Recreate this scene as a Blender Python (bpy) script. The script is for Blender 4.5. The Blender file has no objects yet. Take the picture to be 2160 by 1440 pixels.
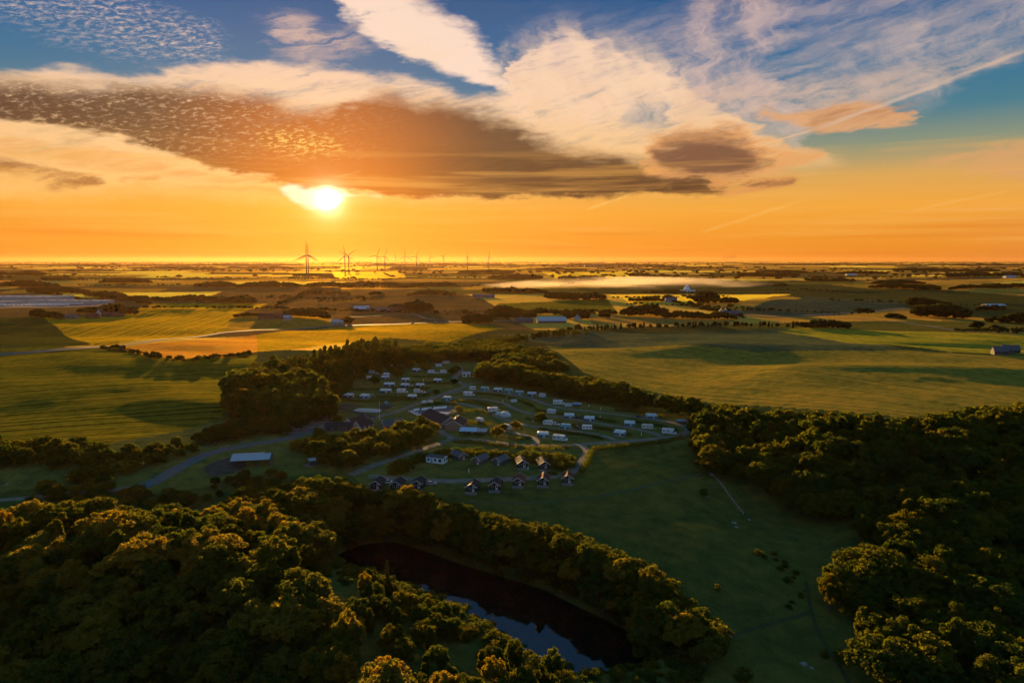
import bpy, bmesh, math, random
import numpy as np
from mathutils import Vector, Matrix
random.seed(7)
RNG = np.random.default_rng(7)
sc = bpy.context.scene
COL = sc.collection
# ---------------------------------------------------------------- camera
CAM_Z = 85.0
F = 1440.0                      # focal length in pixels of the 2160 px wide photograph (24 mm on 36 mm)
PITCH = math.atan(170 / 1440)   # horizon 170 px above the centre
cam_d = bpy.data.cameras.new('camera')
cam_d.sensor_width = 36.0
cam_d.lens = 24.0
cam_d.clip_start = 0.5
cam_d.clip_end = 120000
cam = bpy.data.objects.new('camera', cam_d)
COL.objects.link(cam)
cam.location = (0, 0, CAM_Z)
cam.rotation_euler = (math.pi / 2 - PITCH, 0, 0)
sc.camera = cam
SP, CP = math.sin(PITCH), math.cos(PITCH)


def ray(px, py):
    """unit world direction through a pixel of the photograph"""
    a, b = (np.asarray(px, float) - 1080) / F, (720 - np.asarray(py, float)) / F
    d = np.stack([a, CP + b * SP, -SP + b * CP], -1)
    return d / np.linalg.norm(d, axis=-1, keepdims=True)


def azel(px, py):
    d = ray(px, py)
    return float(np.degrees(np.arctan2(d[..., 0], d[..., 1]))), float(np.degrees(np.arcsin(d[..., 2])))


# ---------------------------------------------------------------- exposure
sc.view_settings.view_transform = 'Standard'
sc.view_settings.look = 'None'
EXPOSURE = 1.35
sc.view_settings.exposure = EXPOSURE
sc.view_settings.gamma = 1
sc.view_settings.use_curve_mapping = False
sc.cycles.use_denoising = True
try:
    sc.cycles.denoiser = 'OPENIMAGEDENOISE'
    sc.cycles.denoising_input_passes = 'RGB_ALBEDO_NORMAL'
except Exception:
    pass
sc.cycles.max_bounces = 6
sc.cycles.diffuse_bounces = 3
sc.cycles.glossy_bounces = 3
sc.cycles.transmission_bounces = 3
sc.cycles.volume_bounces = 0
sc.cycles.transparent_max_bounces = 8
sc.cycles.caustics_reflective = False
sc.cycles.caustics_refractive = False
sc.cycles.sample_clamp_indirect = 3.0

# ---------------------------------------------------------------- sun
SUN_AZ, SUN_EL = azel(692, 424)
sun_dir = Vector(ray(692, 424).tolist())
sl = bpy.data.lights.new('sun', 'SUN')
sl.energy = 5.0
sl.angle = math.radians(0.6)
sl.color = (1.0, 0.56, 0.17)
sun = bpy.data.objects.new('sun', sl)
COL.objects.link(sun)
sun.rotation_euler = sun_dir.to_track_quat('Z', 'Y').to_euler()
sun.location = (0, 0, 300)


# ---------------------------------------------------------------- node helper
def lin(r, g, b):
    f = lambda c: (c / 255) / 12.92 if c <= 10 else ((c / 255 + 0.055) / 1.055) ** 2.4
    return (f(r), f(g), f(b))


class S:
    """a socket with operators"""
    nt = None

    def __init__(s, v): s.v = v

    @staticmethod
    def put(node, idx, val):
        if isinstance(val, S): S.nt.links.new(val.v, node.inputs[idx])
        elif isinstance(val, bpy.types.NodeSocket): S.nt.links.new(val, node.inputs[idx])
        else:
            t = node.inputs[idx].type
            if t == 'RGBA' and len(val) == 3: val = (*val, 1)
            node.inputs[idx].default_value = val

    @staticmethod
    def m(op, *a, clamp=False):
        n = S.nt.nodes.new('ShaderNodeMath'); n.operation = op; n.use_clamp = clamp
        for i, x in enumerate(a): S.put(n, i, x)
        return S(n.outputs[0])

    @staticmethod
    def vm(op, *a, out=0, scale=None):
        n = S.nt.nodes.new('ShaderNodeVectorMath'); n.operation = op
        for i, x in enumerate(a): S.put(n, i, x)
        if scale is not None: S.put(n, 3, scale)
        return S(n.outputs[out])

    def __add__(s, o): return S.m('ADD', s, o)
    def __radd__(s, o): return S.m('ADD', o, s)
    def __sub__(s, o): return S.m('SUBTRACT', s, o)
    def __rsub__(s, o): return S.m('SUBTRACT', o, s)
    def __mul__(s, o): return S.m('MULTIPLY', s, o)
    def __rmul__(s, o): return S.m('MULTIPLY', o, s)
    def __truediv__(s, o): return S.m('DIVIDE', s, o)


def smooth(x, a, b, lo=0.0, hi=1.0):
    n = S.nt.nodes.new('ShaderNodeMapRange'); n.interpolation_type = 'SMOOTHSTEP'
    S.put(n, 0, x)
    if a > b: a, b, lo, hi = b, a, hi, lo
    for i, v in ((1, a), (2, b), (3, lo), (4, hi)): n.inputs[i].default_value = v
    return S(n.outputs[0])


def comb(x, y, z=0.0):
    n = S.nt.nodes.new('ShaderNodeCombineXYZ')
    for i, v in enumerate((x, y, z)): S.put(n, i, v)
    return S(n.outputs[0])


def noise(vec, scale, detail=4, rough=0.55, dist=0.0, color=False, lac=2.0):
    n = S.nt.nodes.new('ShaderNodeTexNoise')
    S.put(n, 'Vector', vec)
    n.inputs['Scale'].default_value = scale; n.inputs['Detail'].default_value = detail
    n.inputs['Roughness'].default_value = rough; n.inputs['Distortion'].default_value = dist
    n.inputs['Lacunarity'].default_value = lac
    return S(n.outputs[1 if color else 0])


def mixc(fac, a, b, mode='MIX'):
    n = S.nt.nodes.new('ShaderNodeMix'); n.data_type = 'RGBA'; n.blend_type = mode
    S.put(n, 0, fac)
    for i, v in ((6, a), (7, b)):
        if isinstance(v, S): S.nt.links.new(v.v, n.inputs[i])
        else: n.inputs[i].default_value = (*v[:3], 1)
    return S(n.outputs[2])


def ramp(x, stops, interp='LINEAR'):
    n = S.nt.nodes.new('ShaderNodeValToRGB'); n.color_ramp.interpolation = interp
    S.put(n, 0, x)
    e = n.color_ramp.elements
    for i, (p, c) in enumerate(stops):
        el = e[i] if i < 2 else e.new(p)
        el.position = p; el.color = (*c[:3], 1)
    return S(n.outputs[0])


def fcurve(x, pts):
    """float curve through pts; x and y in 0..1"""
    n = S.nt.nodes.new('ShaderNodeFloatCurve')
    S.put(n, 1, x)
    c = n.mapping.curves[0]
    while len(c.points) > 2: c.points.remove(c.points[-1])
    n.mapping.use_clip = False
    for i, (a, b) in enumerate(pts):
        if i < 2: c.points[i].location = (a, b)
        else: c.points.new(a, b)
    n.mapping.update()
    return S(n.outputs[0])


# ---------------------------------------------------------------- sky
def build_world():
    w = bpy.data.worlds.new('World'); sc.world = w; w.use_nodes = True
    nt = w.node_tree; S.nt = nt
    nt.nodes.clear()
    tc = nt.nodes.new('ShaderNodeTexCoord')
    d = S(tc.outputs['Generated'])
    dn = S.vm('NORMALIZE', d)
    sp = nt.nodes.new('ShaderNodeSeparateXYZ'); S.put(sp, 0, dn)
    X, Y, Z = (S(sp.outputs[i]) for i in range(3))
    AZ = S.m('ARCTAN2', X, Y) * 57.29578
    EL = S.m('ARCSINE', Z) * 57.29578
    # clear air: colour by height above the horizon, warm towards the sun, dull mauve behind
    k = lambda e: (e + 5) / 95
    front = ramp((EL + 5) / 95, [(k(-5), (.012, .010, .008)), (k(-.9), (.03, .02, .01)), (k(-.5), lin(222, 124, 34)), (k(1.2), lin(238, 146, 42)),
                                (k(4), lin(245, 168, 60)), (k(6.2), lin(222, 168, 88)), (k(8.2), lin(142, 150, 122)),
                                (k(10.5), lin(66, 124, 142)), (k(14), lin(30, 108, 150)), (k(17.5), lin(12, 92, 146)),
                                (k(21), lin(4, 76, 130)), (k(40), lin(58, 120, 166)), (k(90), lin(74, 120, 158))])
    back = ramp((EL + 5) / 95, [(k(-5), (.01, .01, .01)), (k(-.5), lin(138, 150, 166)), (k(12), lin(116, 148, 176)),
                               (k(35), lin(84, 132, 172)), (k(90), lin(74, 120, 158))])
    fr = smooth(S.m('COSINE', (AZ - SUN_AZ) / 57.29578), -0.35, 0.75)
    base = mixc(fr, back, front)
    sd = S.vm('DOT_PRODUCT', dn, tuple(sun_dir), out=1)
    SD = S.m('ARCCOSINE', S.m('MINIMUM', sd, 0.9999999)) * 57.29578          # degrees from the sun
    warm = S.m('EXPONENT', SD * -1 / 13.0)
    base = mixc(warm * 0.7 * smooth(EL, 15, 4), base, lin(252, 164, 54))
    cirrus_c = ramp((EL + 5) / 95, [(k(-5), lin(250, 170, 80)), (k(3), lin(252, 186, 88)), (k(7), lin(255, 200, 130)), (k(11), lin(252, 206, 158)),
                                    (k(16), lin(246, 208, 182)), (k(22), lin(225, 200, 190)), (k(60), lin(130, 130, 150))])
    pos = comb(AZ, EL)
    # perspective coordinates of a layer of cloud overhead, for the grain
    lay = S.vm('SCALE', dn, scale=S.m('DIVIDE', 1.0, S.m('MAXIMUM', Z, 0.02)))
    w1 = noise(S.vm('MULTIPLY', pos, (0.10, 0.32, 1)), 1.0, 5, 0.62, color=True)
    w2 = noise(S.vm('MULTIPLY', pos, (0.5, 1.6, 1)), 1.0, 4, 0.6, color=True)
    warpA = S.vm('ADD', S.vm('MULTIPLY', S.vm('SUBTRACT', w1, (.5, .5, .5)), (8, 2.6, 0)), S.vm('MULTIPLY', S.vm('SUBTRACT', w2, (.5, .5, .5)), (3.0, 1.3, 0)))
    posW = S.vm('ADD', pos, warpA)

    def frame(p0, p1, src):
        a0, a1 = azel(*p0), azel(*p1)
        dx, dy = a1[0] - a0[0], a1[1] - a0[1]
        L = math.hypot(dx, dy)
        rel = S.vm('SUBTRACT', src, (a0[0], a0[1], 0))
        u = S.vm('DOT_PRODUCT', rel, (dx / L, dy / L, 0), out=1) / L
        v = S.vm('DOT_PRODUCT', rel, (-dy / L, dx / L, 0), out=1)
        return a0, (dx / L, dy / L), L, u, v

    def region(p0, p1, top, bot, st=0.8, sb=0.8, su=0.04, src=None):
        """cloud between two traced edges (pixel points), seen in the frame p0 -> p1; soft widths in degrees"""
        a0, e, L, u, v = frame(p0, p1, src or posW)
        R = 30.0

        def loc(p):
            a = azel(*p); rx, ry = a[0] - a0[0], a[1] - a0[1]
            return (rx * e[0] + ry * e[1]) / L, (-rx * e[1] + ry * e[0]) / R + .5
        ct = fcurve(u, [loc(p) for p in top]); cb = fcurve(u, [loc(p) for p in bot])
        vt = (ct - 0.5) * R - v
        vb = v - (cb - 0.5) * R
        m = smooth(vt, -st, st) * smooth(vb, -sb, sb)
        return m * smooth(u, -su, su) * smooth(u, 1 + su, 1 - su)

    # grain
    rot = S.vm('ADD', S.vm('MULTIPLY', pos, (1, 1, 0)), S.vm('MULTIPLY', comb(EL, AZ * -.25, 0), (1.2, 1, 0)))
    fil = noise(S.vm('MULTIPLY', S.vm('ADD', rot, S.vm('MULTIPLY', S.vm('SUBTRACT', w2, (.5, .5, .5)), (2.0, 1.2, 0))), (0.13, 1.15, 1)), 1.0, 6, 0.62)              # long fibres
    fine = noise(S.vm('MULTIPLY', rot, (0.22, 2.4, 1)), 1.0, 7, 0.68)
    puff = noise(S.vm('MULTIPLY', S.vm('ADD', rot, S.vm('MULTIPLY', S.vm('SUBTRACT', w2, (.5, .5, .5)), (1.2, .5, 0))), (1.35, 4.6, 1)), 1.0, 4, 0.66)
    big = noise(S.vm('MULTIPLY', pos, (0.09, 0.22, 1)), 1.0, 3, 0.5)
    c = base

    def lay_on(c, mask, col, amt=1.0):
        return mixc(mask * amt if amt != 1.0 else mask, c, col)
    # long soft fibres standing nearly upright, as wind-blown cirrus
    wq = S.vm('ADD', S.vm('MULTIPLY', comb(AZ + EL * .35, EL, 0), (1, 1, 0)), S.vm('MULTIPLY', S.vm('SUBTRACT', w1, (.5, .5, .5)), (7, 4, 0)))
    wisp = noise(S.vm('MULTIPLY', wq, (.42, .16, 1)), 1.0, 7, .64)
    # --- high broad veil on the right
    veil = region((1180, 330), (2200, -60), [(1180, 60), (1400, 40), (1700, -40), (2000, -160), (2200, -260)],
                  [(1180, 330), (1400, 262), (1700, 205), (2000, 150), (2250, 90)], 2.5, 1.2, .1)
    c = lay_on(c, veil * smooth(fil, .26, .82), lin(206, 180, 170), .66)
    col1 = region((1480, 220), (1600, -40), [(1400, 220), (1420, 100), (1470, -40)], [(1640, 190), (1620, 120), (1670, 60), (1650, -40)], 1.2, .8, .2)
    c = lay_on(c, col1 * smooth(wisp, .3, .72), lin(240, 200, 180), .75)
    col2 = region((1700, 240), (2200, -60), [(1760, 120), (1900, 40), (2100, -60)], [(1800, 250), (2000, 190), (2200, 60)], 1.0, 1.2, .1)
    c = lay_on(c, col2 * smooth(wisp, .35, .75), lin(214, 188, 174), .6)
    # --- mottled patch upper left
    m7 = region((-60, 20), (470, 100), [(-60, -60), (150, -50), (300, 0), (450, 75), (480, 100)], [(-60, 20), (100, 75), (250, 105), (400, 128), (480, 120)], 1.2, 1.0, .08)
    c = lay_on(c, m7 * smooth(puff, .42, .74) * smooth(big, .2, .55), lin(236, 204, 184), .85)
    # --- bright diagonal streak
    m8 = region((690, -60), (1075, 215), [(700, -90), (870, -10), (950, 40), (1010, 105), (1075, 185)],
                [(690, -30), (735, 30), (850, 110), (960, 160), (1075, 205)], .9, .5, .05)
    c = lay_on(c, m8 * smooth(fil, .16, .42), lin(252, 220, 198), .98)
    m8b = region((830, 85), (930, 135), [(825, 88), (870, 95), (930, 110)], [(825, 95), (870, 125), (930, 150)], .4, .5, .1)
    c = lay_on(c, m8b * .8, lin(248, 216, 190))
    # --- wisps
    m9 = region((540, 45), (800, 85), [(540, 40), (620, 30), (700, 60), (800, 75)], [(540, 55), (600, 100), (680, 110), (800, 85)], .7, .9, .1)
    c = lay_on(c, m9 * smooth(fil, .34, .66), lin(230, 190, 168), .75)
    m9b = region((600, 130), (660, 50), [(580, 130), (620, 60)], [(650, 130), (680, 60)], 1.4, 1.4, .3)
    c = lay_on(c, m9b * smooth(fil, .3, .7), lin(205, 172, 160), .5)
    # --- big cream mass
    cream = region((-80, 250), (1760, 250),
                   [(-80, 150), (0, 150), (120, 138), (250, 150), (400, 140), (600, 131), (750, 150), (900, 178), (1010, 212), (1050, 205), (1090, 130), (1190, 78), (1280, 110), (1400, 150), (1480, 190), (1560, 250), (1640, 300), (1760, 345)],
                   [(-80, 420), (0, 410), (300, 410), (600, 425), (900, 420), (1200, 400), (1500, 375), (1620, 350), (1760, 340)], .55, 1.0, .02)
    hole = region((1290, 250), (1420, 225), [(1290, 240), (1350, 215), (1450, 205)], [(1290, 262), (1350, 262), (1450, 250)], .5, .5, .1)
    creamf = cream * smooth(fil + fine * .5, .34, .80) * (1 - hole * .75)
    c = lay_on(c, creamf, cirrus_c, .93)
    brush = region((1040, 170), (1440, 250), [(1060, 90), (1200, 66), (1300, 95), (1440, 130)], [(1040, 240), (1200, 255), (1440, 250)], 1.5, 1.0, .05)
    c = lay_on(c, brush * smooth(wisp, .34, .66), lin(252, 214, 180), .8)
    swath = region((1440, 215), (2170, 110), [(1440, 175), (1700, 165), (1900, 150), (2170, 95)], [(1440, 240), (1650, 240), (1900, 185), (2170, 140)], .9, .6, .06)
    c = lay_on(c, swath * smooth(fil, .3, .62), lin(226, 188, 162), .62)
    # --- dark band
    darkc = mixc(smooth(SD, 2, 15), lin(196, 92, 16), lin(84, 50, 36))
    dark = region((-80, 300), (1560, 300),
                  [(-80, 160), (0, 168), (150, 182), (300, 186), (420, 190), (560, 206), (700, 228), (780, 195), (880, 212), (1000, 236), (1080, 262), (1160, 300), (1300, 328), (1430, 350), (1500, 372), (1560, 398)],
                  [(-80, 245), (0, 256), (150, 276), (300, 302), (450, 342), (600, 388), (660, 394), (780, 410), (1000, 414), (1250, 411), (1450, 408), (1560, 402)], .95, .28, .015)
    tex = S.m('ADD', 1.0, (fine - .5) * 2.2)
    dm = dark * smooth(fil * .8 + big * .6, .28, .58)
    dm = S.m('MULTIPLY', dm, S.m('SUBTRACT', 1.0, smooth(puff, .48, .74) * smooth(AZ, -6, -24) * smooth(EL, 6.5, 9) * .72), clamp=True)
    cl = lay_on(c, dm, darkc, .96)
    dark2 = region((-80, 300), (1500, 380), [(-80, 215), (200, 235), (500, 265), (800, 290), (1000, 318), (1200, 345), (1400, 365), (1500, 385)],
                   [(-80, 240), (200, 258), (450, 290), (700, 350), (900, 392), (1200, 400), (1400, 400), (1500, 400)], .8, .8, .03)
    cl = lay_on(cl, dark2 * smooth(SD, 4, 17) * smooth(fine, .28, .62), lin(78, 44, 32), .7)
    gap = region((560, 330), (720, 300), [(540, 285), (640, 280), (720, 300)], [(540, 305), (640, 325), (720, 318)], .7, .7, .08, src=pos)
    cl = lay_on(cl, gap * smooth(puff, .47, .6), lin(255, 200, 96), .8)
    # --- orange tongue below, cream band, left
    band = region((-80, 300), (640, 400), [(-80, 278), (150, 300), (350, 335), (500, 365), (640, 392)],
                  [(-80, 322), (150, 338), (350, 366), (500, 385), (640, 400)], .35, .4, .02)
    cl = lay_on(cl, band * smooth(fine, .28, .6), lin(216, 130, 50), .45)
    s6 = region((-80, 345), (215, 375), [(-80, 328), (60, 342), (150, 358), (215, 374)], [(-80, 352), (60, 370), (120, 388), (215, 384)], .3, .35, .05)
    cl = lay_on(cl, s6 * smooth(fil, .3, .55), lin(150, 88, 48), .85)
    s6b = region((270, 375), (350, 380), [(270, 371), (350, 377)], [(270, 378), (350, 384)], .3, .3, .1)
    cl = lay_on(cl, s6b, lin(196, 120, 52), .6)
    s6c = region((400, 392), (640, 412), [(400, 390), (520, 395), (640, 404)], [(400, 400), (520, 410), (640, 420)], .3, .3, .1)
    cl = lay_on(cl, s6c * smooth(fil, .3, .6), lin(222, 136, 44), .6)
    # --- lens cloud and its tail
    halo = region((1370, 320), (1715, 330), [(1370, 290), (1450, 268), (1560, 272), (1650, 312), (1715, 322)], [(1370, 360), (1500, 372), (1600, 362), (1650, 352), (1715, 334)], .5, .4, .05)
    cl = lay_on(cl, halo * smooth(fine, .3, .5), lin(232, 160, 98), .85)
    lens = region((1385, 322), (1610, 330), [(1385, 305), (1450, 284), (1530, 284), (1610, 322)], [(1385, 335), (1450, 356), (1530, 364), (1610, 340)], .9, .6, .1)
    cl = lay_on(cl, lens * smooth(fine, .1, .42), lin(112, 72, 56), .92)
    t2 = region((1500, 380), (1705, 385), [(1500, 375), (1580, 366), (1650, 364), (1705, 376)], [(1500, 395), (1580, 402), (1650, 388), (1705, 384)], .4, .35, .05)
    cl = lay_on(cl, t2 * smooth(fine, .34, .5), lin(222, 150, 86), .9)
    t3 = region((1560, 375), (1690, 380), [(1560, 372), (1690, 374)], [(1560, 382), (1690, 383)], .25, .25, .08)
    cl = lay_on(cl, t3 * smooth(fine, .3, .55), lin(130, 84, 58), .8)
    # --- separate cloud on the right
    r5 = region((1590, 245), (1935, 240), [(1590, 236), (1680, 222), (1780, 208), (1850, 206), (1900, 222), (1935, 244)], [(1590, 242), (1650, 262), (1720, 280), (1850, 268), (1935, 250)], .4, .35, .03)
    cl = lay_on(cl, r5 * smooth(fine, .24, .44), lin(228, 166, 112), .9)
    r5b = region((1680, 245), (1910, 225), [(1680, 230), (1800, 218), (1910, 218)], [(1680, 262), (1760, 255), (1910, 232)], .5, .5, .08)
    cl = lay_on(cl, r5b * smooth(fine, .34, .64), lin(176, 118, 82), .7)
    # --- streaks far right and low
    r12 = region((1920, 355), (2240, 330), [(1920, 352), (2050, 326), (2240, 296)], [(1920, 357), (2000, 364), (2100, 378), (2240, 372)], .4, .6, .05)
    cl = lay_on(cl, r12 * smooth(fil, .36, .6), lin(224, 164, 108), .75)
    low = smooth(noise(S.vm('MULTIPLY', pos, (0.05, 1.1, 1)), 1.0, 5, .6), .46, .66) * smooth(EL, .2, 2) * smooth(EL, 10, 6.5)
    cl = lay_on(cl, low, lin(248, 178, 84), .4)
    lowd = smooth(noise(S.vm('MULTIPLY', pos, (0.04, 1.3, 1)), 1.0, 3, .5), .50, .68) * smooth(EL, -.5, .6) * smooth(EL, 4, 1.6)
    cl = lay_on(cl, lowd, lin(222, 122, 40), .45)
    # --- vapour trails
    for p0, p1, wd, colr, a in (((1600, 308), (1720, 272), .10, (240, 190, 140), .7), ((1720, 272), (2200, 92), .22, (226, 192, 166), .6),
                                ((1235, 443), (1335, 408), .16, (255, 200, 110), .5), ((1480, 490), (1700, 420), .2, (250, 186, 96), .45),
                                ((1920, 445), (2130, 402), .16, (250, 180, 92), .5), ((1850, 446), (2200, 438), .12, (248, 178, 92), .5)):
        _, _, _, u, v = frame(p0, p1, S.vm('ADD', pos, S.vm('MULTIPLY', S.vm('SUBTRACT', w2, (.5, .5, .5)), (.5, .3, 0))))
        m = smooth(S.m('ABSOLUTE', v), wd, wd * .2) * smooth(u, -.05, .12) * smooth(u, 1.05, .85)
        cl = lay_on(cl, m * smooth(fine, .2, .6), lin(*colr), a)
    # overhead and behind: thin broken cloud, only for the light and the pond's reflection
    over = smooth(noise(S.vm('MULTIPLY', lay, (1, 1, 0)), 1.3, 6, .6), .48, .72) * smooth(EL, 21, 30)
    cl = lay_on(cl, over, lin(96, 118, 138), .3)
    # --- light of the low sun in the air and in the cloud round it
    g1 = S.m('EXPONENT', SD * -1 / 0.50) * 9.0
    # the sun stands below the cloud's edge: only the break in the cloud burns out fully
    brk = region((590, 405), (800, 415), [(590, 398), (618, 390), (650, 398), (700, 398), (720, 405), (800, 414)], [(590, 402), (630, 430), (680, 442), (712, 434), (735, 415), (800, 417)], .30, .26, .04, src=S.vm('ADD', pos, S.vm('SCALE', S.vm('SUBTRACT', w2, (.5, .5, .5)), scale=.8)))
    veilf = S.m('SUBTRACT', 1.0, dm * .55)
    g2 = S.m('EXPONENT', SD * -1 / 2.0) * veilf * 0.5
    g3 = S.m('EXPONENT', SD * -1 / 7.5) * veilf * 0.09
    fin = S.vm('ADD', cl, S.vm('SCALE', (1.0, .84, .55), scale=g1 * .55 + brk * .12))
    fin = S.vm('ADD', fin, S.vm('SCALE', (.25, .42, .55), scale=brk * .7))
    fin = S.vm('ADD', fin, S.vm('SCALE', (1.0, .44, .06), scale=g2))
    fin = S.vm('ADD', fin, S.vm('SCALE', (1.0, .40, .04), scale=g3))
    # Nishita air light underneath it all
    sky = nt.nodes.new('ShaderNodeTexSky'); sky.sky_type = 'NISHITA'; sky.sun_disc = False
    sky.sun_elevation = math.radians(SUN_EL); sky.sun_rotation = math.radians(SUN_AZ)
    sky.air_density = 1.5; sky.dust_density = 2.0; sky.ozone_density = 2.0
    bg1 = nt.nodes.new('ShaderNodeBackground'); S.put(bg1, 0, S(sky.outputs[0])); bg1.inputs[1].default_value = 0.003
    bg2 = nt.nodes.new('ShaderNodeBackground'); S.put(bg2, 0, fin); bg2.inputs[1].default_value = 2 ** -EXPOSURE * 0.95
    ad = nt.nodes.new('ShaderNodeAddShader'); out = nt.nodes.new('ShaderNodeOutputWorld')
    nt.links.new(bg1.outputs[0], ad.inputs[0]); nt.links.new(bg2.outputs[0], ad.inputs[1]); nt.links.new(ad.outputs[0], out.inputs[0])
    w.cycles.sampling_method = 'MANUAL'; w.cycles.sample_map_resolution = 1024


build_world()


# ================================================================ the land
def ss(a, b, x):
    t = np.clip((x - a) / (b - a), 0, 1)
    return t * t * (3 - 2 * t)


def segdist(x, y, pts):
    best = np.full(np.shape(x), 1e9)
    for (ax, ay), (bx, by) in zip(pts[:-1], pts[1:]):
        dx, dy = bx - ax, by - ay
        t = np.clip(((x - ax) * dx + (y - ay) * dy) / (dx * dx + dy * dy), 0, 1)
        best = np.minimum(best, np.hypot(x - ax - t * dx, y - ay - t * dy))
    return best


def vnoise(x, y, seed=0):
    """smooth value noise"""
    xi, yi = np.floor(x), np.floor(y)
    fx, fy = x - xi, y - yi
    fx, fy = fx * fx * (3 - 2 * fx), fy * fy * (3 - 2 * fy)

    def h(a, b):
        n = np.sin(a * 127.1 + b * 311.7 + seed * 74.7) * 43758.5453
        return n - np.floor(n)
    return (h(xi, yi) * (1 - fx) + h(xi + 1, yi) * fx) * (1 - fy) + (h(xi, yi + 1) * (1 - fx) + h(xi + 1, yi + 1) * fx) * fy


POND_AXIS = [(-47, 229), (-30, 216), (0, 196), (18, 175)]
WATER_Z = -19.5
RIDGE = [(-190, 212), (-110, 190), (-70, 170), (-40, 150), (-22, 125)]


def height(x, y):
    x, y = np.asarray(x, float), np.asarray(y, float)
    z = np.zeros(np.broadcast(x, y).shape)
    z = z - 7 * ss(300, 245, y) - 7 * ss(250, 120, y) * ss(-30, 60, x) - 17 * ss(185, 100, y) * ss(0, -60, x)
    d = segdist(x, y, POND_AXIS)
    z = z - 18 * np.exp(-(d / 19) ** 4)
    r = segdist(x, y, RIDGE)
    z = z + 6 * np.exp(-(r / 30) ** 2) * ss(20, 60, d)
    # right-hand wood stands on a bank above the pasture
    z = z + 10 * ss(90, 200, x) * ss(150, 260, y) * ss(620, 420, y) - 3 * ss(60, 150, x) * ss(300, 200, y)
    z = z - 6 * np.exp(-(segdist(x, y, [(90, 300), (105, 230), (80, 160), (85, 100)]) / 28) ** 2)
    # plain: swells that catch the low sun
    m = ss(380, 560, y) * ss(4200, 2500, y)
    camp = np.exp(-(((x + 40) / 190) ** 4 + ((y - 420) / 190) ** 4))
    m = m * (1 - camp)
    z = z - 5 * np.exp(-(((x + 10) / 170) ** 4 + ((y - 400) / 150) ** 4))
    z = z + m * (7.0 * (vnoise(x / 420 + 3.1, y / 300, 1) - .5) + 6.5 * (vnoise(x / 210 + y / 400, y / 90 + 7, 2) - .5) + 1.4 * (vnoise(x / 52 + y / 150, y / 34, 3) - .5))
    # the left slope and the right-hand crests
    z = z + 6 * np.exp(-((x + 330) / 190) ** 2 - ((y - 560) / 170) ** 2) + 2.6 * ss(-90, -160, x) * ss(330, 380, y) * ss(760, 640, y) * (np.sin(y / 17 + 1.6 * vnoise(x / 60, y / 60, 12) * 3) * .35 + vnoise(x / 120 + y / 200, y / 45, 13))
    z = z + 9 * np.exp(-(segdist(x, y, [(190, 640), (330, 620), (560, 520)]) / 62) ** 2)
    z = z + 4.5 * np.exp(-(segdist(x, y, [(205, 480), (330, 452), (480, 400)]) / 26) ** 2)
    z = z + ss(40, 90, x) * ss(400, 450, y) * ss(900, 760, y) * (1 - camp) * (3.2 * vnoise(x / 300 - y / 500, y / 46 + x / 420, 14) + 1.1 * vnoise(x / 130, y / 22 + x / 150, 15))
    z = z + 10 * np.exp(-((x - 560) / 300) ** 2 - ((y - 1320) / 150) ** 2)
    far = np.hypot(x, y)
    z = z + 20 * ss(1500, 4200, far) + 12 * ss(5000, 12000, far)
    z = z + ss(1300, 3000, far) * (16 * (vnoise(x / 1900, y / 1100, 5) - .5) + 9 * (vnoise(x / 700, y / 480, 6) - .5))
    return z + .25 * (vnoise(x / 9, y / 9, 8) - .5) * ss(900, 300, far)


def ground(px, py, off=0.0):
    """where the ray through a photograph pixel meets the land (lifted by off)"""
    d = ray(px, py)
    t = np.geomspace(60, 60000, 2600)
    P = d[None] * t[:, None] + np.array([0, 0, CAM_Z])
    g = P[:, 2] - height(P[:, 0], P[:, 1]) - off
    i = int(np.argmax(g < 0)) if (g < 0).any() else len(t) - 1
    a, b = t[max(i - 1, 0)], t[i]
    for _ in range(24):
        mid = (a + b) / 2
        q = d * mid; q[2] += CAM_Z
        if q[2] - float(height(q[0], q[1])) - off > 0: a = mid
        else: b = mid
    q = d * b
    return float(q[0]), float(q[1])


def project(x, y, z):
    zz = np.asarray(z, float) - CAM_Z
    dep = y * CP - zz * SP
    up = y * SP + zz * CP
    return 1080 + F * x / dep, 720 - F * up / dep, dep


def gpoly(pts, off=0.0): return [ground(*p) if len(p) == 3 else ground(*p, off) for p in pts]


def inside(x, y, poly):
    x, y = np.asarray(x, float), np.asarray(y, float)
    r = np.zeros(x.shape, bool)
    n = len(poly)
    for i in range(n):
        (x0, y0), (x1, y1) = poly[i], poly[(i + 1) % n]
        if y0 == y1: continue
        c = ((y0 > y) != (y1 > y)) & (x < (x1 - x0) * (y - y0) / (y1 - y0) + x0)
        r ^= c
    return r


def curve(pts, step=4.0):
    """smooth (Catmull-Rom) world polyline"""
    P = [np.array(p[:2], float) for p in pts]
    P = [2 * P[0] - P[1]] + P + [2 * P[-1] - P[-2]]
    out = []
    for i in range(1, len(P) - 2):
        n = max(2, int(np.linalg.norm(P[i + 1] - P[i]) / step))
        for k in range(n):
            t = k / n
            out.append(.5 * ((2 * P[i]) + (-P[i - 1] + P[i + 1]) * t + (2 * P[i - 1] - 5 * P[i] + 4 * P[i + 1] - P[i + 2]) * t * t + (-P[i - 1] + 3 * P[i] - 3 * P[i + 1] + P[i + 2]) * t ** 3))
    out.append(P[-2])
    return out


# ---------------------------------------------------------------- object helpers
def tag(o, label=None, cat=None, group=None, kind=None):
    if label: o['label'] = label
    if cat: o['category'] = cat
    if group: o['group'] = group
    if kind: o['kind'] = kind
    return o


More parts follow.
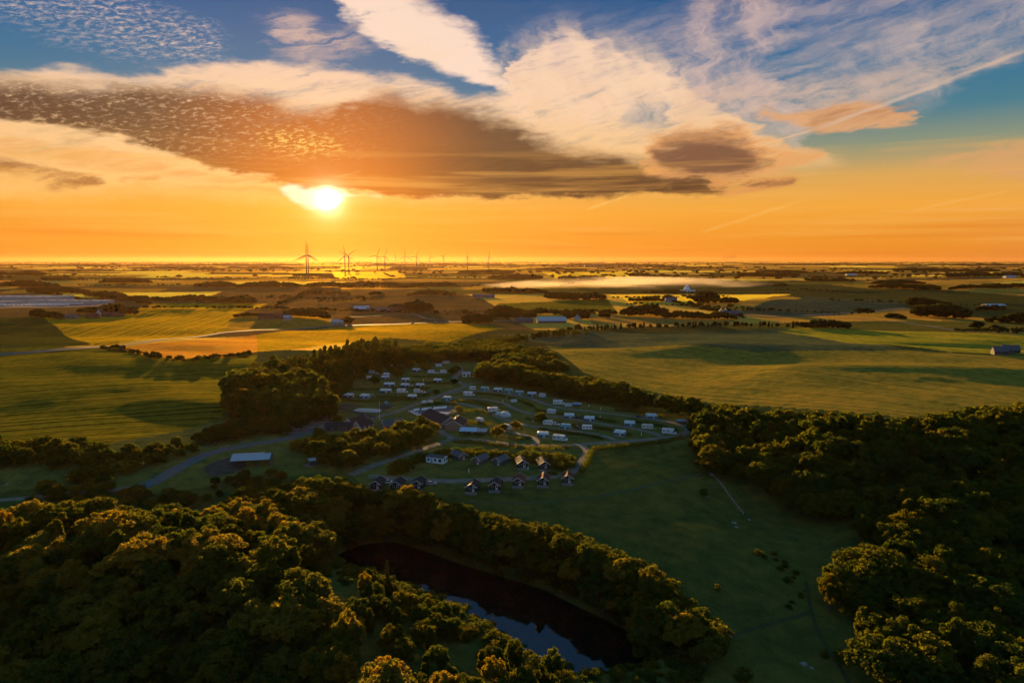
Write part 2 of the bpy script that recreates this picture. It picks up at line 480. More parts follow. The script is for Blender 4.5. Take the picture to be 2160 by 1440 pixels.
def mesh_np(name, V, Fq, mat=None, smooth_=False):
    me = bpy.data.meshes.new(name)
    V = np.asarray(V, np.float32); Fq = np.asarray(Fq, np.int32)
    k = Fq.shape[1]
    me.vertices.add(len(V)); me.vertices.foreach_set('co', V.ravel())
    me.loops.add(Fq.size); me.loops.foreach_set('vertex_index', Fq.ravel())
    me.polygons.add(len(Fq)); me.polygons.foreach_set('loop_start', np.arange(0, Fq.size, k, dtype=np.int32))
    if smooth_: me.polygons.foreach_set('use_smooth', np.ones(len(Fq), bool))
    me.update(calc_edges=True)
    if mat: me.materials.append(mat)
    return me


def link(name, data, parent=None, loc=None, rz=0):
    o = bpy.data.objects.new(name, data); COL.objects.link(o)
    if parent: o.parent = parent
    if loc is not None: o.location = loc
    if rz: o.rotation_euler = (0, 0, rz)
    return o


def new_mat(name):
    m = bpy.data.materials.new(name); m.use_nodes = True
    nt = m.node_tree; nt.nodes.clear(); S.nt = nt
    out = nt.nodes.new('ShaderNodeOutputMaterial')
    return m, nt, out


def principled(nt, out, col, rough=.7, spec=.4, metal=0.0, bump=None, bstr=.3, bdist=.05):
    b = nt.nodes.new('ShaderNodeBsdfPrincipled')
    S.put(b, 'Base Color', col if isinstance(col, S) else tuple(col))
    S.put(b, 'Roughness', rough); S.put(b, 'Specular IOR Level', spec); S.put(b, 'Metallic', metal)
    if bump is not None:
        bn = nt.nodes.new('ShaderNodeBump'); S.put(bn, 'Height', bump); bn.inputs['Strength'].default_value = bstr; bn.inputs['Distance'].default_value = bdist
        nt.links.new(bn.outputs[0], b.inputs['Normal'])
    if out is not None: nt.links.new(b.outputs[0], out.inputs[0])
    return b


def objco():
    n = S.nt.nodes.new('ShaderNodeTexCoord'); return S(n.outputs['Object'])


def geopos():
    n = S.nt.nodes.new('ShaderNodeNewGeometry'); return S(n.outputs['Position'])


def mat_plain(name, col, rough=.7, spec=.4, var=.25, scale=1.5, metal=0.0):
    m, nt, out = new_mat(name)
    n = noise(objco(), scale, 4, .6)
    c = mixc(n, tuple(v * (1 - var) for v in col), tuple(min(1, v * (1 + var)) for v in col))
    principled(nt, out, c, rough, spec, metal)
    return m


# ---------------------------------------------------------------- field map
GREEN, DGREEN, YGREEN, KHAKI, STUB, GOLD, TEAL, BROWN, LAWN, PAST = (
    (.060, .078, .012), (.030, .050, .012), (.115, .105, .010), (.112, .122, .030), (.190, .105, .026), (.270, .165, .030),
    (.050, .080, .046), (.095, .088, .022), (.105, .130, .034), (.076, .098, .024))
# name, outline in photograph pixels, colour, direction of the rows (two pixels), row strength, how much standing crop glows
FIELDS = [
    ((-200, 752), (215, 733), (330, 752), (390, 760), (545, 746), (530, 790), (475, 830), (470, 880), (395, 905), (200, 940), (-200, 925)), GREEN, ((0, 860), (420, 830)), 1.3, .55,
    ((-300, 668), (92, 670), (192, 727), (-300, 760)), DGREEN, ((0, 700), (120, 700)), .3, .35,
    ((92, 670), (200, 668), (290, 652), (320, 640), (565, 640), (500, 662), (470, 700), (215, 730), (192, 727)), YGREEN, ((240, 700), (420, 650)), 1.3, 1.0,
    ((245, 732), (540, 706), (542, 742), (385, 760), (300, 748)), STUB, ((300, 740), (520, 720)), .5, .9,
    ((540, 706), (700, 690), (960, 681), (1070, 692), (940, 722), (820, 712), (600, 738), (542, 742)), YGREEN, ((560, 720), (900, 700)), .6, .8,
    ((470, 700), (500, 662), (700, 668), (700, 688)), BROWN, ((500, 690), (650, 680)), .6, .8,
    ((1050, 706), (1240, 700), (1700, 692), (1760, 712), (1900, 738), (1600, 742), (1250, 735), (1170, 728)), TEAL, ((1200, 720), (1600, 730)), .7, .35,
    ((1150, 728), (1250, 735), (1600, 742), (1900, 738), (2300, 760), (2300, 870), (1900, 880), (1500, 850), (1230, 785)), KHAKI, ((1250, 770), (1700, 812)), .55, .55,
    ((1640, 698), (1700, 690), (1960, 700), (2300, 712), (2300, 752), (2000, 742), (1780, 722)), (.085, .11, .022), ((1750, 712), (2150, 735)), .6, 1.0,
    ((1280, 621), (1670, 620), (1570, 634), (1440, 640), (1330, 640)), GOLD, ((1300, 630), (1600, 625)), .2, 2.0,
    ((1540, 662), (1600, 642), (1700, 626), (1890, 633), (1915, 648), (1700, 668)), TEAL, ((1560, 660), (1800, 650)), .3, .15,
    ((1140, 574), (1330, 573), (1360, 584), (1180, 588)), GOLD, ((1150, 580), (1300, 580)), .2, 1.8,
    ((1050, 640), (1280, 630), (1300, 655), (1050, 665)), GREEN, ((1060, 650), (1250, 650)), .2, .5,
    ((1240, 668), (1560, 672), (1530, 684), (1250, 684)), (.12, .10, .035), ((1250, 676), (1500, 680)), .2, .7,
    ((1240, 955), (1440, 935), (1500, 960), (1490, 992), (1330, 1030), (1200, 1060), (1180, 1030)), (.070, .094, .024), ((1250, 1020), (1450, 960)), .35, .14,
    ((700, 575), (850, 572), (860, 585), (720, 588)), GOLD, ((700, 580), (850, 580)), .2, 1.6,
]


def far_fields(x, y):
    """patchwork of the plain: warped rows of strips, each parcel its own crop"""
    wx = x + 160 * (vnoise(x / 800, y / 800, 21) - .5) + .25 * y
    wy = y - .18 * x + 120 * (vnoise(x / 900, y / 700, 22) - .5)
    row = np.floor(wy / 260 + 3 * vnoise(wy / 900, wy * 0, 23))
    wdt = 220 + 420 * vnoise(row * 7.3 + .5, row * 0 + .5, 24)
    colm = np.floor(wx / wdt + row * .37)
    r = vnoise(row * 3.7 + .5, colm * 5.1 + .5, 25)
    r2 = vnoise(row * 9.1 + .5, colm * 2.3 + .5, 26)
    r = np.clip((r - .5) * 1.5 + .5, 0, .999)
    pal = np.array([(.060, .075, .022), (.23, .15, .048), (.045, .062, .018), (.12, .105, .024), (.085, .072, .028), (.30, .19, .05), (.05, .06, .020), (.16, .12, .034)])
    glow = np.array([.7, 1.6, .3, 1.2, .4, 2.0, .5, 1.3])
    i = (r * 8).astype(int)
    ang = r2 * 3.1
    return pal[i], x * np.cos(ang) + y * np.sin(ang), np.full(x.shape, .35), glow[i] * (.45 + .35 * r2)


def build_ground():
    py = np.concatenate([np.arange(1700, 800, -2.6), np.arange(800, 640, -1.2), np.arange(640, 560, -.7), np.arange(560, 552.2, -.35)])
    r = (CAM_Z) / np.tan(np.arctan((py - 720) / F) + PITCH)
    r = np.concatenate([[8, 20, 40, 60, 80], r[r > 88], [30000]])
    fine = np.radians(np.linspace(-41, 41, 840))
    rest = np.radians(np.linspace(41, 319, 90)[1:-1])
    th = np.concatenate([fine, rest])
    R_, T_ = np.meshgrid(r, th, indexing='ij')
    x, y = R_ * np.sin(T_), R_ * np.cos(T_)
    z = height(x, y)
    nr, nt_ = x.shape
    idx = np.arange(nr * nt_).reshape(nr, nt_)
    a = idx[:-1]; b = idx[1:]
    q = np.stack([a, np.roll(a, -1, 1), np.roll(b, -1, 1), b], -1).reshape(-1, 4)[:, ::-1]
    V = np.stack([x, y, z], -1).reshape(-1, 3)
    X, Y = V[:, 0], V[:, 1]
    col, row, rs, glow = far_fields(X, Y)
    # near ground: rough pasture and wood floor
    near = (Y < 640) | (np.hypot(X, Y) < 640)
    col = np.where(near[:, None], np.array(PAST), col)
    row = np.where(near, X * .5 + Y * .8, row); rs = np.where(near, .12, rs); glow = np.where(near, .03, glow)
    camp = gpoly([(690, 800), (800, 745), (1000, 760), (1050, 812), (1180, 840), (1480, 880), (1450, 935), (1240, 945), (1230, 1000), (1200, 1030), (780, 1030), (720, 990), (300, 1045), (60, 1030), (-200, 1060), (-200, 925), (200, 940), (500, 880), (690, 880)])
    c = inside(X, Y, camp)
    col[c] = LAWN; rs[c] = .15; glow[c] = .08
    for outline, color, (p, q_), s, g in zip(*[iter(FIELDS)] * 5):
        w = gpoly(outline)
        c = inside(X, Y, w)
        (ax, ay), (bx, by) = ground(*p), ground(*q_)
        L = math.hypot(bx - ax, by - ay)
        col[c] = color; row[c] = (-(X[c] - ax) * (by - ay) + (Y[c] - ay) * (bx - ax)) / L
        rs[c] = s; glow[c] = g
    me = mesh_np('ground', V, q, None, True)
    at = me.color_attributes.new('field', 'FLOAT_COLOR', 'POINT')
    at.data.foreach_set('color', np.concatenate([col, np.ones((len(col), 1))], 1).astype(np.float32).ravel())
    for nm, arr in (('row', row), ('rowamt', rs), ('crop', glow)):
        t = me.attributes.new(nm, 'FLOAT', 'POINT'); t.data.foreach_set('value', arr.astype(np.float32))
    m, nt, out = new_mat('farmland')

    def attr(n_, k):
        n = nt.nodes.new('ShaderNodeAttribute'); n.attribute_name = n_; return S(n.outputs[k])
    P = geopos()
    fc = attr('field', 0); rw = attr('row', 2); ra = attr('rowamt', 2); cr = attr('crop', 2)
    n1 = noise(P, .02, 5, .6); n2 = noise(P, .16, 5, .65); n3 = noise(P, 1.2, 4, .7)
    rp = comb(rw + (n1 - .5) * 5, 0, 0)
    rows = noise(S.vm('MULTIPLY', rp, (.28, 1, 1)), 1.0, 2, .6)
    tram = smooth(S.m('ABSOLUTE', S.m('SINE', (rw + (n1 - .5) * 6) * .17)), .16, .03)
    v = (n1 - .5) * 1.1 + (n2 - .5) * 1.3 + (n3 - .5) * 1.0 + (rows - .5) * ra * 3.0 - tram * ra * .4 + 1.0
    colv = S.vm('SCALE', fc, scale=S.m('MAXIMUM', v, .2))
    hue = mixc(smooth(n2 * .5 + n1 * .5, .38, .62), colv, S.vm('MULTIPLY', colv, (1.25, .92, .8)))
    bmp = nt.nodes.new('ShaderNodeBump'); S.put(bmp, 'Height', n3 * .5 + n2 * 1.2 + rows * ra * .8); bmp.inputs['Strength'].default_value = .9; bmp.inputs['Distance'].default_value = .8
    b = nt.nodes.new('ShaderNodeBsdfDiffuse'); S.put(b, 'Color', hue); b.inputs['Roughness'].default_value = 1.0
    nt.links.new(bmp.outputs[0], b.inputs['Normal'])
    # standing straw and blades throw the low light forward, tinted by the crop
    gl = nt.nodes.new('ShaderNodeBsdfGlossy'); gl.distribution = 'GGX'; gl.inputs['Roughness'].default_value = .84
    S.put(gl, 'Color', S.vm('MINIMUM', S.vm('MULTIPLY', hue, (5.6, 4.5, 1.6)), (1, 1, 1))); nt.links.new(bmp.outputs[0], gl.inputs['Normal'])
    mx = nt.nodes.new('ShaderNodeMixShader')
    S.put(mx, 0, S.m('MULTIPLY', cr, .45, clamp=True))
    nt.links.new(b.outputs[0], mx.inputs[1]); nt.links.new(gl.outputs[0], mx.inputs[2]); nt.links.new(mx.outputs[0], out.inputs[0])
    me.materials.append(m)
    o = link('ground', me); tag(o, 'patchwork of fields, pasture and campsite lawn running out to the horizon', 'ground', kind='structure')
    return o


build_ground()


# ---------------------------------------------------------------- water
def build_water():
    m, nt, out = new_mat('pond_water')
    n = noise(objco(), .9, 3, .5)
    b = principled(nt, out, (.004, .006, .005), .03, .7, bump=n, bstr=.02, bdist=.02)
    b.inputs['IOR'].default_value = 1.5
    ring = []
    (ax, ay), (bx, by) = POND_AXIS[0], POND_AXIS[-1]
    A = curve([(ax - 20, ay + 15)] + POND_AXIS + [(bx + 22, by - 24)], 5)
    L = [(p[0], p[1]) for p in A]
    left, right = [], []
    for i, p in enumerate(L):
        q = L[min(i + 1, len(L) - 1)]; o_ = L[max(i - 1, 0)]
        dx, dy = q[0] - o_[0], q[1] - o_[1]; k = 25 / math.hypot(dx, dy)
        left.append((p[0] - dy * k, p[1] + dx * k)); right.append((p[0] + dy * k, p[1] - dx * k))
    V, Fc = [], []
    for a, c in zip(left, right):
        V += [(*a, WATER_Z), (*c, WATER_Z)]
    for i in range(len(left) - 1): Fc.append((2 * i + 1, 2 * i + 3, 2 * i + 2, 2 * i))
    # round ends
    me = mesh_np('pond', V, Fc, m)
    o = link('pond_water', me); tag(o, 'still dark pond between the woods mirroring blue sky', 'pond', kind='structure')


build_water()


# ---------------------------------------------------------------- roads and paths
def ribbon(name, pts, width, mat, lift, label, cat='path', world=False, step=3.0):
    W = pts if world else [ground(*p) for p in pts]
    C = curve(W, step)
    V, Fc = [], []
    n = len(C)
    cross = (-.5, -.25, 0, .25, .5)
    for i, p in enumerate(C):
        a, b = C[max(i - 1, 0)], C[min(i + 1, n - 1)]
        d = b - a; d = d / max(np.linalg.norm(d), 1e-6)
        w = width * (1 + .12 * (float(vnoise(i * .31, 0, 4)) - .5))
        for c in cross:
            x, y = p[0] - d[1] * w * c, p[1] + d[0] * w * c
            V.append((x, y, float(height(x, y)) + lift))
    for i in range(n - 1):
        for k in range(4):
            a = i * 5 + k
            Fc.append((a, a + 5, a + 6, a + 1)[::-1])
    me = mesh_np(name, V, Fc, mat, True)
    o = link(name, me); tag(o, label, cat, kind='structure')
    return C


def mat_track(name, c1, c2, rough=.9, spec=.06):
    m, nt, out = new_mat(name)
    P = geopos()
    c = mixc(smooth(noise(P, .35, 5, .65), .35, .65), c1, c2)
    c = mixc(smooth(noise(P, 2.5, 3, .6), .55, .75), c, tuple(v * .6 for v in c1))
    principled(nt, out, c, rough, spec)
    return m


M_GRAVEL = mat_track('gravel', (.25, .205, .16), (.15, .13, .10))
M_ASPH = mat_track('asphalt', (.10, .10, .10), (.14, .135, .13), .7, .12)
M_SAND = mat_track('bare_earth', (.11, .08, .06), (.06, .05, .035))
M_DIRT = mat_track('worn_turf', (.060, .066, .026), (.045, .055, .02))
ROADS = []


def road(*a, **k): ROADS.append((ribbon(*a, **k), a[2]))


road('road', [(-200, 765), (0, 748), (100, 740), (215, 732), (330, 718), (470, 702), (600, 695), (700, 688), (830, 684), (960, 679), (1080, 676)], 9, M_ASPH, .35, 'long country road crossing the plain below the farms', 'road', step=12)
road('road', [(1540, 662), (1640, 668), (1745, 663), (1850, 656), (1930, 650), (2010, 648)], 8, M_ASPH, .45, 'grey road past the dark hill field', 'road', step=12)
road('farm_track', [(740, 669), (860, 663), (900, 672), (950, 677)], 5, M_GRAVEL, .4, 'pale track from the barn farm to the road', 'track', step=10)
road('farm_track', [(1740, 668), (1830, 674), (1920, 683), (1990, 693), (2060, 699)], 5, M_GRAVEL, .4, 'pale field track below the dark clump of trees', 'track', step=10)
road('access_road', [(280, 1032), (320, 1018), (360, 997), (400, 975), (440, 957), (480, 947), (540, 936), (600, 926), (640, 914), (690, 902), (735, 892), (775, 884)], 6.0, M_ASPH, .14, 'grey access road curving up to the campsite', 'road')
road('gravel_path', [(646, 984), (690, 968), (720, 960)], 4.5, M_GRAVEL, .14, 'short pale path end beside the middle thicket')
road('gravel_path', [(740, 1002), (777, 986), (830, 968), (868, 955), (910, 941), (952, 926), (935, 914), (925, 903)], 4.0, M_GRAVEL, .14, 'gravel path climbing past the thicket to the reception building')
road('gravel_path', [(952, 926), (1014, 928), (1060, 935), (1110, 939), (1165, 940), (1230, 937), (1335, 930), (1400, 924), (1440, 916), (1453, 906), (1440, 897), (1410, 890), (1360, 882), (1310, 875), (1240, 867), (1185, 861), (1150, 852), (1130, 844), (1095, 835), (1060, 829), (1010, 825), (960, 827), (930, 834)], 4.2, M_GRAVEL, .14, 'outer loop path round the caravan pitches')
road('gravel_path', [(925, 838), (960, 839), (1010, 841), (1060, 850), (1090, 864), (1130, 875), (1185, 881), (1260, 893), (1310, 900), (1360, 909), (1398, 920)], 3.6, M_GRAVEL, .16, 'middle path between the caravan rows')
road('gravel_path', [(935, 848), (970, 851), (1010, 861), (1042, 876), (1075, 888), (1130, 900), (1197, 907), (1260, 917), (1290, 925), (1310, 931)], 3.6, M_GRAVEL, .16, 'inner path below the middle caravan row')
road('gravel_path', [(1060, 908), (1090, 914), (1118, 921), (1132, 930), (1128, 939)], 3.2, M_GRAVEL, .16, 'short hooked path beside the golden bushes')
road('gravel_path', [(1226, 938), (1237, 950), (1231, 968), (1216, 988), (1198, 1000), (1160, 1006), (1110, 1009), (1040, 1012), (960, 1015), (860, 1011), (778, 1005)], 3.6, M_GRAVEL, .16, 'path running down behind the front row of cabins')
road('gravel_path', [(968, 772), (972, 784), (960, 796), (964, 804), (983, 813), (952, 825), (920, 836), (889, 849), (858, 860), (830, 870), (805, 877), (775, 886)], 4.2, M_GRAVEL, .15, 'main camp lane winding between the upper pitches')
road('gravel_path', [(703, 858), (750, 870), (780, 878), (795, 880)], 4.0, M_SAND, .18, 'sandy path past the playground')
road('gravel_path', [(983, 813), (1000, 808), (1020, 806)], 3.4, M_GRAVEL, .18, 'short spur at the dark hedge corner')
road('farm_track', [(1530, 1345), (1600, 1322), (1680, 1300), (1712, 1290)], 1.3, M_DIRT, .12, 'bare earth track across the shaded pasture', 'track')
road('farm_track', [(1700, 1225), (1712, 1290), (1735, 1350), (1760, 1385), (1790, 1440)], 1.1, M_DIRT, .12, 'worn track between the pasture and the dark wood', 'track')
M_MOWN = mat_track('mown_turf', (.085, .10, .035), (.06, .075, .026))
road('grass_track', [(1505, 988), (1440, 1008), (1330, 1034), (1200, 1054), (1080, 1062), (985, 1056)], 2.4, M_MOWN, .1, 'pale grassy track curving below the bright meadow', 'track')
road('farm_track', [(-40, 1058), (60, 1050), (150, 1040), (290, 1030)], 4, M_GRAVEL, .12, 'pale track at the edge of the left meadow', 'track')


def patch(name, pts, mat, lift, label, cat, off=0):
    """filled outline laid on the land, a grid cut to the outline"""
    W = [tuple(p) for p in curve(gpoly(pts) + [ground(*pts[0])], 2.0)]
    xs = [p[0] for p in W]; ys = [p[1] for p in W]
    bm = bmesh.new()
    vs = [bm.verts.new((p[0], p[1], 0)) for p in W[:-1]]
    bm.faces.new(vs)
    for ax, lo, hi in ((0, min(xs), max(xs)), (1, min(ys), max(ys))):
        t = math.floor(lo / 3) * 3 + 3
        while t < hi:
            co = (t, 0, 0) if ax == 0 else (0, t, 0); no = (1, 0, 0) if ax == 0 else (0, 1, 0)
            bmesh.ops.bisect_plane(bm, geom=bm.verts[:] + bm.edges[:] + bm.faces[:], plane_co=co, plane_no=no)
            t += 3
    for v in bm.verts: v.co.z = float(height(v.co.x, v.co.y)) + lift
    bmesh.ops.recalc_face_normals(bm, faces=bm.faces[:])
    if bm.faces[:] and bm.faces[0].normal.z < 0: bmesh.ops.reverse_faces(bm, faces=bm.faces[:])
    me = bpy.data.meshes.new(name); bm.to_mesh(me); bm.free(); me.materials.append(mat)
    for p in me.polygons: p.use_smooth = True
    return tag(link(name, me), label, cat, kind='structure')


patch('gravel_yard', [(602, 905), (625, 892), (665, 888), (705, 890), (700, 900), (660, 905), (615, 915)], M_GRAVEL, .2, 'pale gravel yard beside the access road', 'yard')
patch('earth_yard', [(430, 985), (470, 968), (500, 966), (520, 980), (500, 995), (460, 1005), (435, 1000)], M_SAND, .14, 'bare trodden earth beside the open barn', 'yard')
patch('sand_patch', [(710, 857), (735, 852), (757, 855), (755, 858), (715, 860)], M_SAND, .24, 'sand court left of the jumping pillow', 'sand')
patch('sand_patch', [(795, 858), (812, 853), (832, 855), (822, 862), (800, 863)], M_SAND, .24, 'sandy playground ground under the climbing frame', 'sand')


# ================================================================ trees
def mat_leaf(name, c1, c2, tr=.5, tc=(1.9, 1.72, .42)):
    m, nt, out = new_mat(name)
    oi = nt.nodes.new('ShaderNodeObjectInfo')
    rnd = S(oi.outputs['Random'])
    n = noise(objco(), .6, 3, .6)
    c = mixc(smooth(n, .3, .7), c1, c2)
    v = ramp(rnd, [(0, (.65, .85, .9)), (.35, (.9, 1, 1)), (.7, (1.1, 1.05, .8)), (.92, (1.2, 1.1, .8)), (1, (1.3, 1.0, .7))])
    c = S.vm('MULTIPLY', c, v)
    d = nt.nodes.new('ShaderNodeBsdfPrincipled'); S.put(d, 'Base Color', c); S.put(d, 'Roughness', .8); S.put(d, 'Specular IOR Level', .04)
    t = nt.nodes.new('ShaderNodeBsdfTranslucent'); S.put(t, 'Color', S.vm('MULTIPLY', c, tc))
    mx = nt.nodes.new('ShaderNodeMixShader'); mx.inputs[0].default_value = tr
    nt.links.new(d.outputs[0], mx.inputs[1]); nt.links.new(t.outputs[0], mx.inputs[2]); nt.links.new(mx.outputs[0], out.inputs[0])
    return m


M_LEAF = mat_leaf('broadleaf_foliage', (.046, .068, .011), (.10, .102, .015), .55)
M_LEAFFAR = mat_leaf('distant_foliage', (.026, .034, .010), (.045, .050, .012), .3)
M_LEAFG = mat_leaf('sunlit_gold_foliage', (.13, .118, .018), (.19, .145, .024), .55)  # brighter, yellower leaf copy: sunlight on the crowns put into the colour
M_NEEDLE = mat_leaf('needle_foliage', (.022, .034, .014), (.05, .05, .016), .35)
M_BARK = mat_plain('bark', (.09, .07, .05), .9, .2, .4, 3)


def leaves(centres, radii, per, size, rng, squash=.8, up=.3, vert=1.0):
    """leaf-sized rhombs scattered over the outside of many small clumps"""
    n = len(centres) * per
    c = np.repeat(centres, per, 0); r = np.repeat(radii, per)
    d = rng.normal(size=(n, 3)); d /= np.linalg.norm(d, axis=1, keepdims=True)
    p = c + d * (r * rng.uniform(.55, 1.08, n))[:, None] * np.array([1, 1, squash])
    nrm = d * .9 + rng.normal(size=(n, 3)) * .65 + np.array([0, 0, up]); nrm /= np.linalg.norm(nrm, axis=1, keepdims=True)
    a = rng.normal(size=(n, 3)); u = np.cross(nrm, a); u /= np.linalg.norm(u, axis=1, keepdims=True); v = np.cross(nrm, u)
    s = size * rng.uniform(.6, 1.35, n)[:, None]
    Q = np.stack([p + u * s, p + v * s * .62, p - u * s, p - v * s * .62], 1)
    Q[:, :, 2] *= vert
    return Q.reshape(-1, 3), np.arange(n * 4).reshape(-1, 4)


def crown_mesh(name, kind, seed, leaf, dens, mat):
    """unit crowns about 10 m tall standing on z=0"""
    rng = np.random.default_rng(seed)
    cs, rs = [], []
    if kind == 'broad':
        lobes = [(0, 0, 6.4, 3.0)] + [(rng.uniform(1.4, 2.9) * math.cos(a), rng.uniform(1.4, 2.9) * math.sin(a), rng.uniform(3.6, 6.6), rng.uniform(1.5, 2.3)) for a in np.linspace(0, 6.28, 7)[:-1] + rng.uniform(0, 1)]
        for (x, y, z, r) in lobes:
            k = int(26 * (r / 3) ** 2) + 6
            d = rng.normal(size=(k, 3)); d[:, 2] = np.abs(d[:, 2]) * 1.0 - .35; d /= np.linalg.norm(d, axis=1, keepdims=True)
            cs.append(np.array([x, y, z]) + d * r * rng.uniform(.75, 1.05, (k, 1)) * np.array([1, 1, .95])); rs.append(rng.uniform(.5, 1.0, k))
        cs.append(np.array([[0, 0, z] for z in (3.2, 4.5, 6, 7.4)])); rs.append(np.array([1.6, 2.2, 2.2, 1.5]))
    elif kind == 'tall':
        k = 70
        z = rng.uniform(1.2, 9.6, k); w = 2.0 * np.sin(np.clip((z - .4) / 9.6, 0, 1) * math.pi) ** .6 * (1.1 - z / 22)
        a = rng.uniform(0, 6.28, k)
        cs.append(np.stack([np.cos(a) * w * .7, np.sin(a) * w * .7, z], -1)); rs.append(rng.uniform(.45, .85, k))
        cs.append(np.array([[0, 0, q] for q in (2.5, 4, 5.5, 7, 8.5)])); rs.append(np.array([1.2, 1.4, 1.3, 1.0, .6]))
    elif kind == 'fir':
        for q in np.arange(.9, 9.8, .62):
            w = 2.5 * (1 - q / 10.2) + .15
            k = max(4, int(w * 6)); a = rng.uniform(0, 6.28, k); rr = w * rng.uniform(.35, 1.1, k)
            cs.append(np.stack([np.cos(a) * rr, np.sin(a) * rr, q - rr * .22 + rng.uniform(-.15, .15, k)], -1)); rs.append(rng.uniform(.22, .5, k))
    elif kind == 'bush':
        k = 30
        d = rng.normal(size=(k, 3)); d[:, 2] = np.abs(d[:, 2]) * .9; d /= np.linalg.norm(d, axis=1, keepdims=True)
        cs.append(np.array([0, 0, 1.5]) + d * np.array([4.4, 4.4, 6.2]) * rng.uniform(.45, 1.0, (k, 1))); rs.append(rng.uniform(1.0, 1.9, k))
    c = np.concatenate(cs); r = np.concatenate(rs)
    V, Fq = leaves(c, r, dens, leaf, rng)
    V[:, 2] = np.maximum(V[:, 2], .05)
    return mesh_np(name, V, Fq, mat)


def trunk_mesh(name, kind, seed):
    rng = random.Random(seed)
    bm = bmesh.new()

    def limb(p, q, r0, r1, n=6):
        p, q = Vector(p), Vector(q)
        z = (q - p).normalized(); x = z.orthogonal().normalized(); y = z.cross(x)
        rings = []
        for t, r in ((0, r0), (.5, (r0 + r1) / 2), (1, r1)):
            c = p.lerp(q, t) + (x * rng.uniform(-.08, .08) if t == .5 else Vector())
            rings.append([bm.verts.new(c + (x * math.cos(a) + y * math.sin(a)) * r) for a in [i * 6.2832 / n for i in range(n)]])
        for A, B in zip(rings[:-1], rings[1:]):
            for i in range(n): bm.faces.new((A[i], A[(i + 1) % n], B[(i + 1) % n], B[i]))
    top = {'broad': 5.5, 'tall': 8.8, 'fir': 9.4, 'bush': 2.5}[kind]
    limb((0, 0, -1.0), (.1, .05, top), .30 if kind != 'bush' else .15, .06)
    if kind in ('broad', 'bush'):
        for i in range(5):
            a = i * 1.257 + rng.uniform(-.3, .3); z0 = top * rng.uniform(.3, .6)
            limb((0, 0, z0), (math.cos(a) * 2.1, math.sin(a) * 2.1, z0 + 2.4), .14, .04, 5)
    me = bpy.data.meshes.new(name); bm.to_mesh(me); bm.free(); me.materials.append(M_BARK)
    return me


PROTO = {}
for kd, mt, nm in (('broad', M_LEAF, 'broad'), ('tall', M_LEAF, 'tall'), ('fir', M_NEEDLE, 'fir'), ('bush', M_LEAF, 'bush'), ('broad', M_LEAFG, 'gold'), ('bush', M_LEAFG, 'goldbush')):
    nv = 5 if nm == 'broad' else 3
    PROTO[nm] = [(crown_mesh('crown', kd, 100 + i * 7 + len(nm), .27, 68 if kd != 'fir' else 26, mt), trunk_mesh('trunk', kd, i)) for i in range(nv)]
    PROTO[nm + '_mid'] = [(crown_mesh('crown', kd, 100 + i * 7 + len(nm), .62, 15 if kd != 'fir' else 10, mt), trunk_mesh('trunk', kd, i)) for i in range(nv)]
    PROTO[nm + '_far'] = [(crown_mesh('crown', kd, 100 + i * 7 + len(nm), .95, 8 if kd != 'fir' else 5, M_LEAFFAR), None) for i in range(nv)]


def tree(name, x, y, h, kind, label, cat='tree', group=None, wide=1.0, z=None):
    r = link(name, None, loc=(x, y, (float(height(x, y)) if z is None else z) - .1), rz=random.uniform(0, 6.28))
    r.scale = (h / 10 * wide * random.uniform(.92, 1.08), h / 10 * wide * random.uniform(.92, 1.08), h / 10)
    c, t = random.choice(PROTO[kind])
    link('crown', c, r)
    if t: link('trunk', t, r)
    tag(r, label, cat, group)
    return r


# ---- woods drawn as one mass: points carrying instances
def stand_group(kinds):
    col = bpy.data.collections.new('stand_' + '_'.join(kinds))
    for k in kinds:
        for c, t in PROTO[k]:
            bm = bmesh.new(); bm.from_mesh(c)
            me = bpy.data.meshes.new('stand_tree'); bm.to_mesh(me); bm.free(); me.materials.append(c.materials[0])
            o = bpy.data.objects.new('stand_tree', me); col.objects.link(o)
    return col


_ng = {}


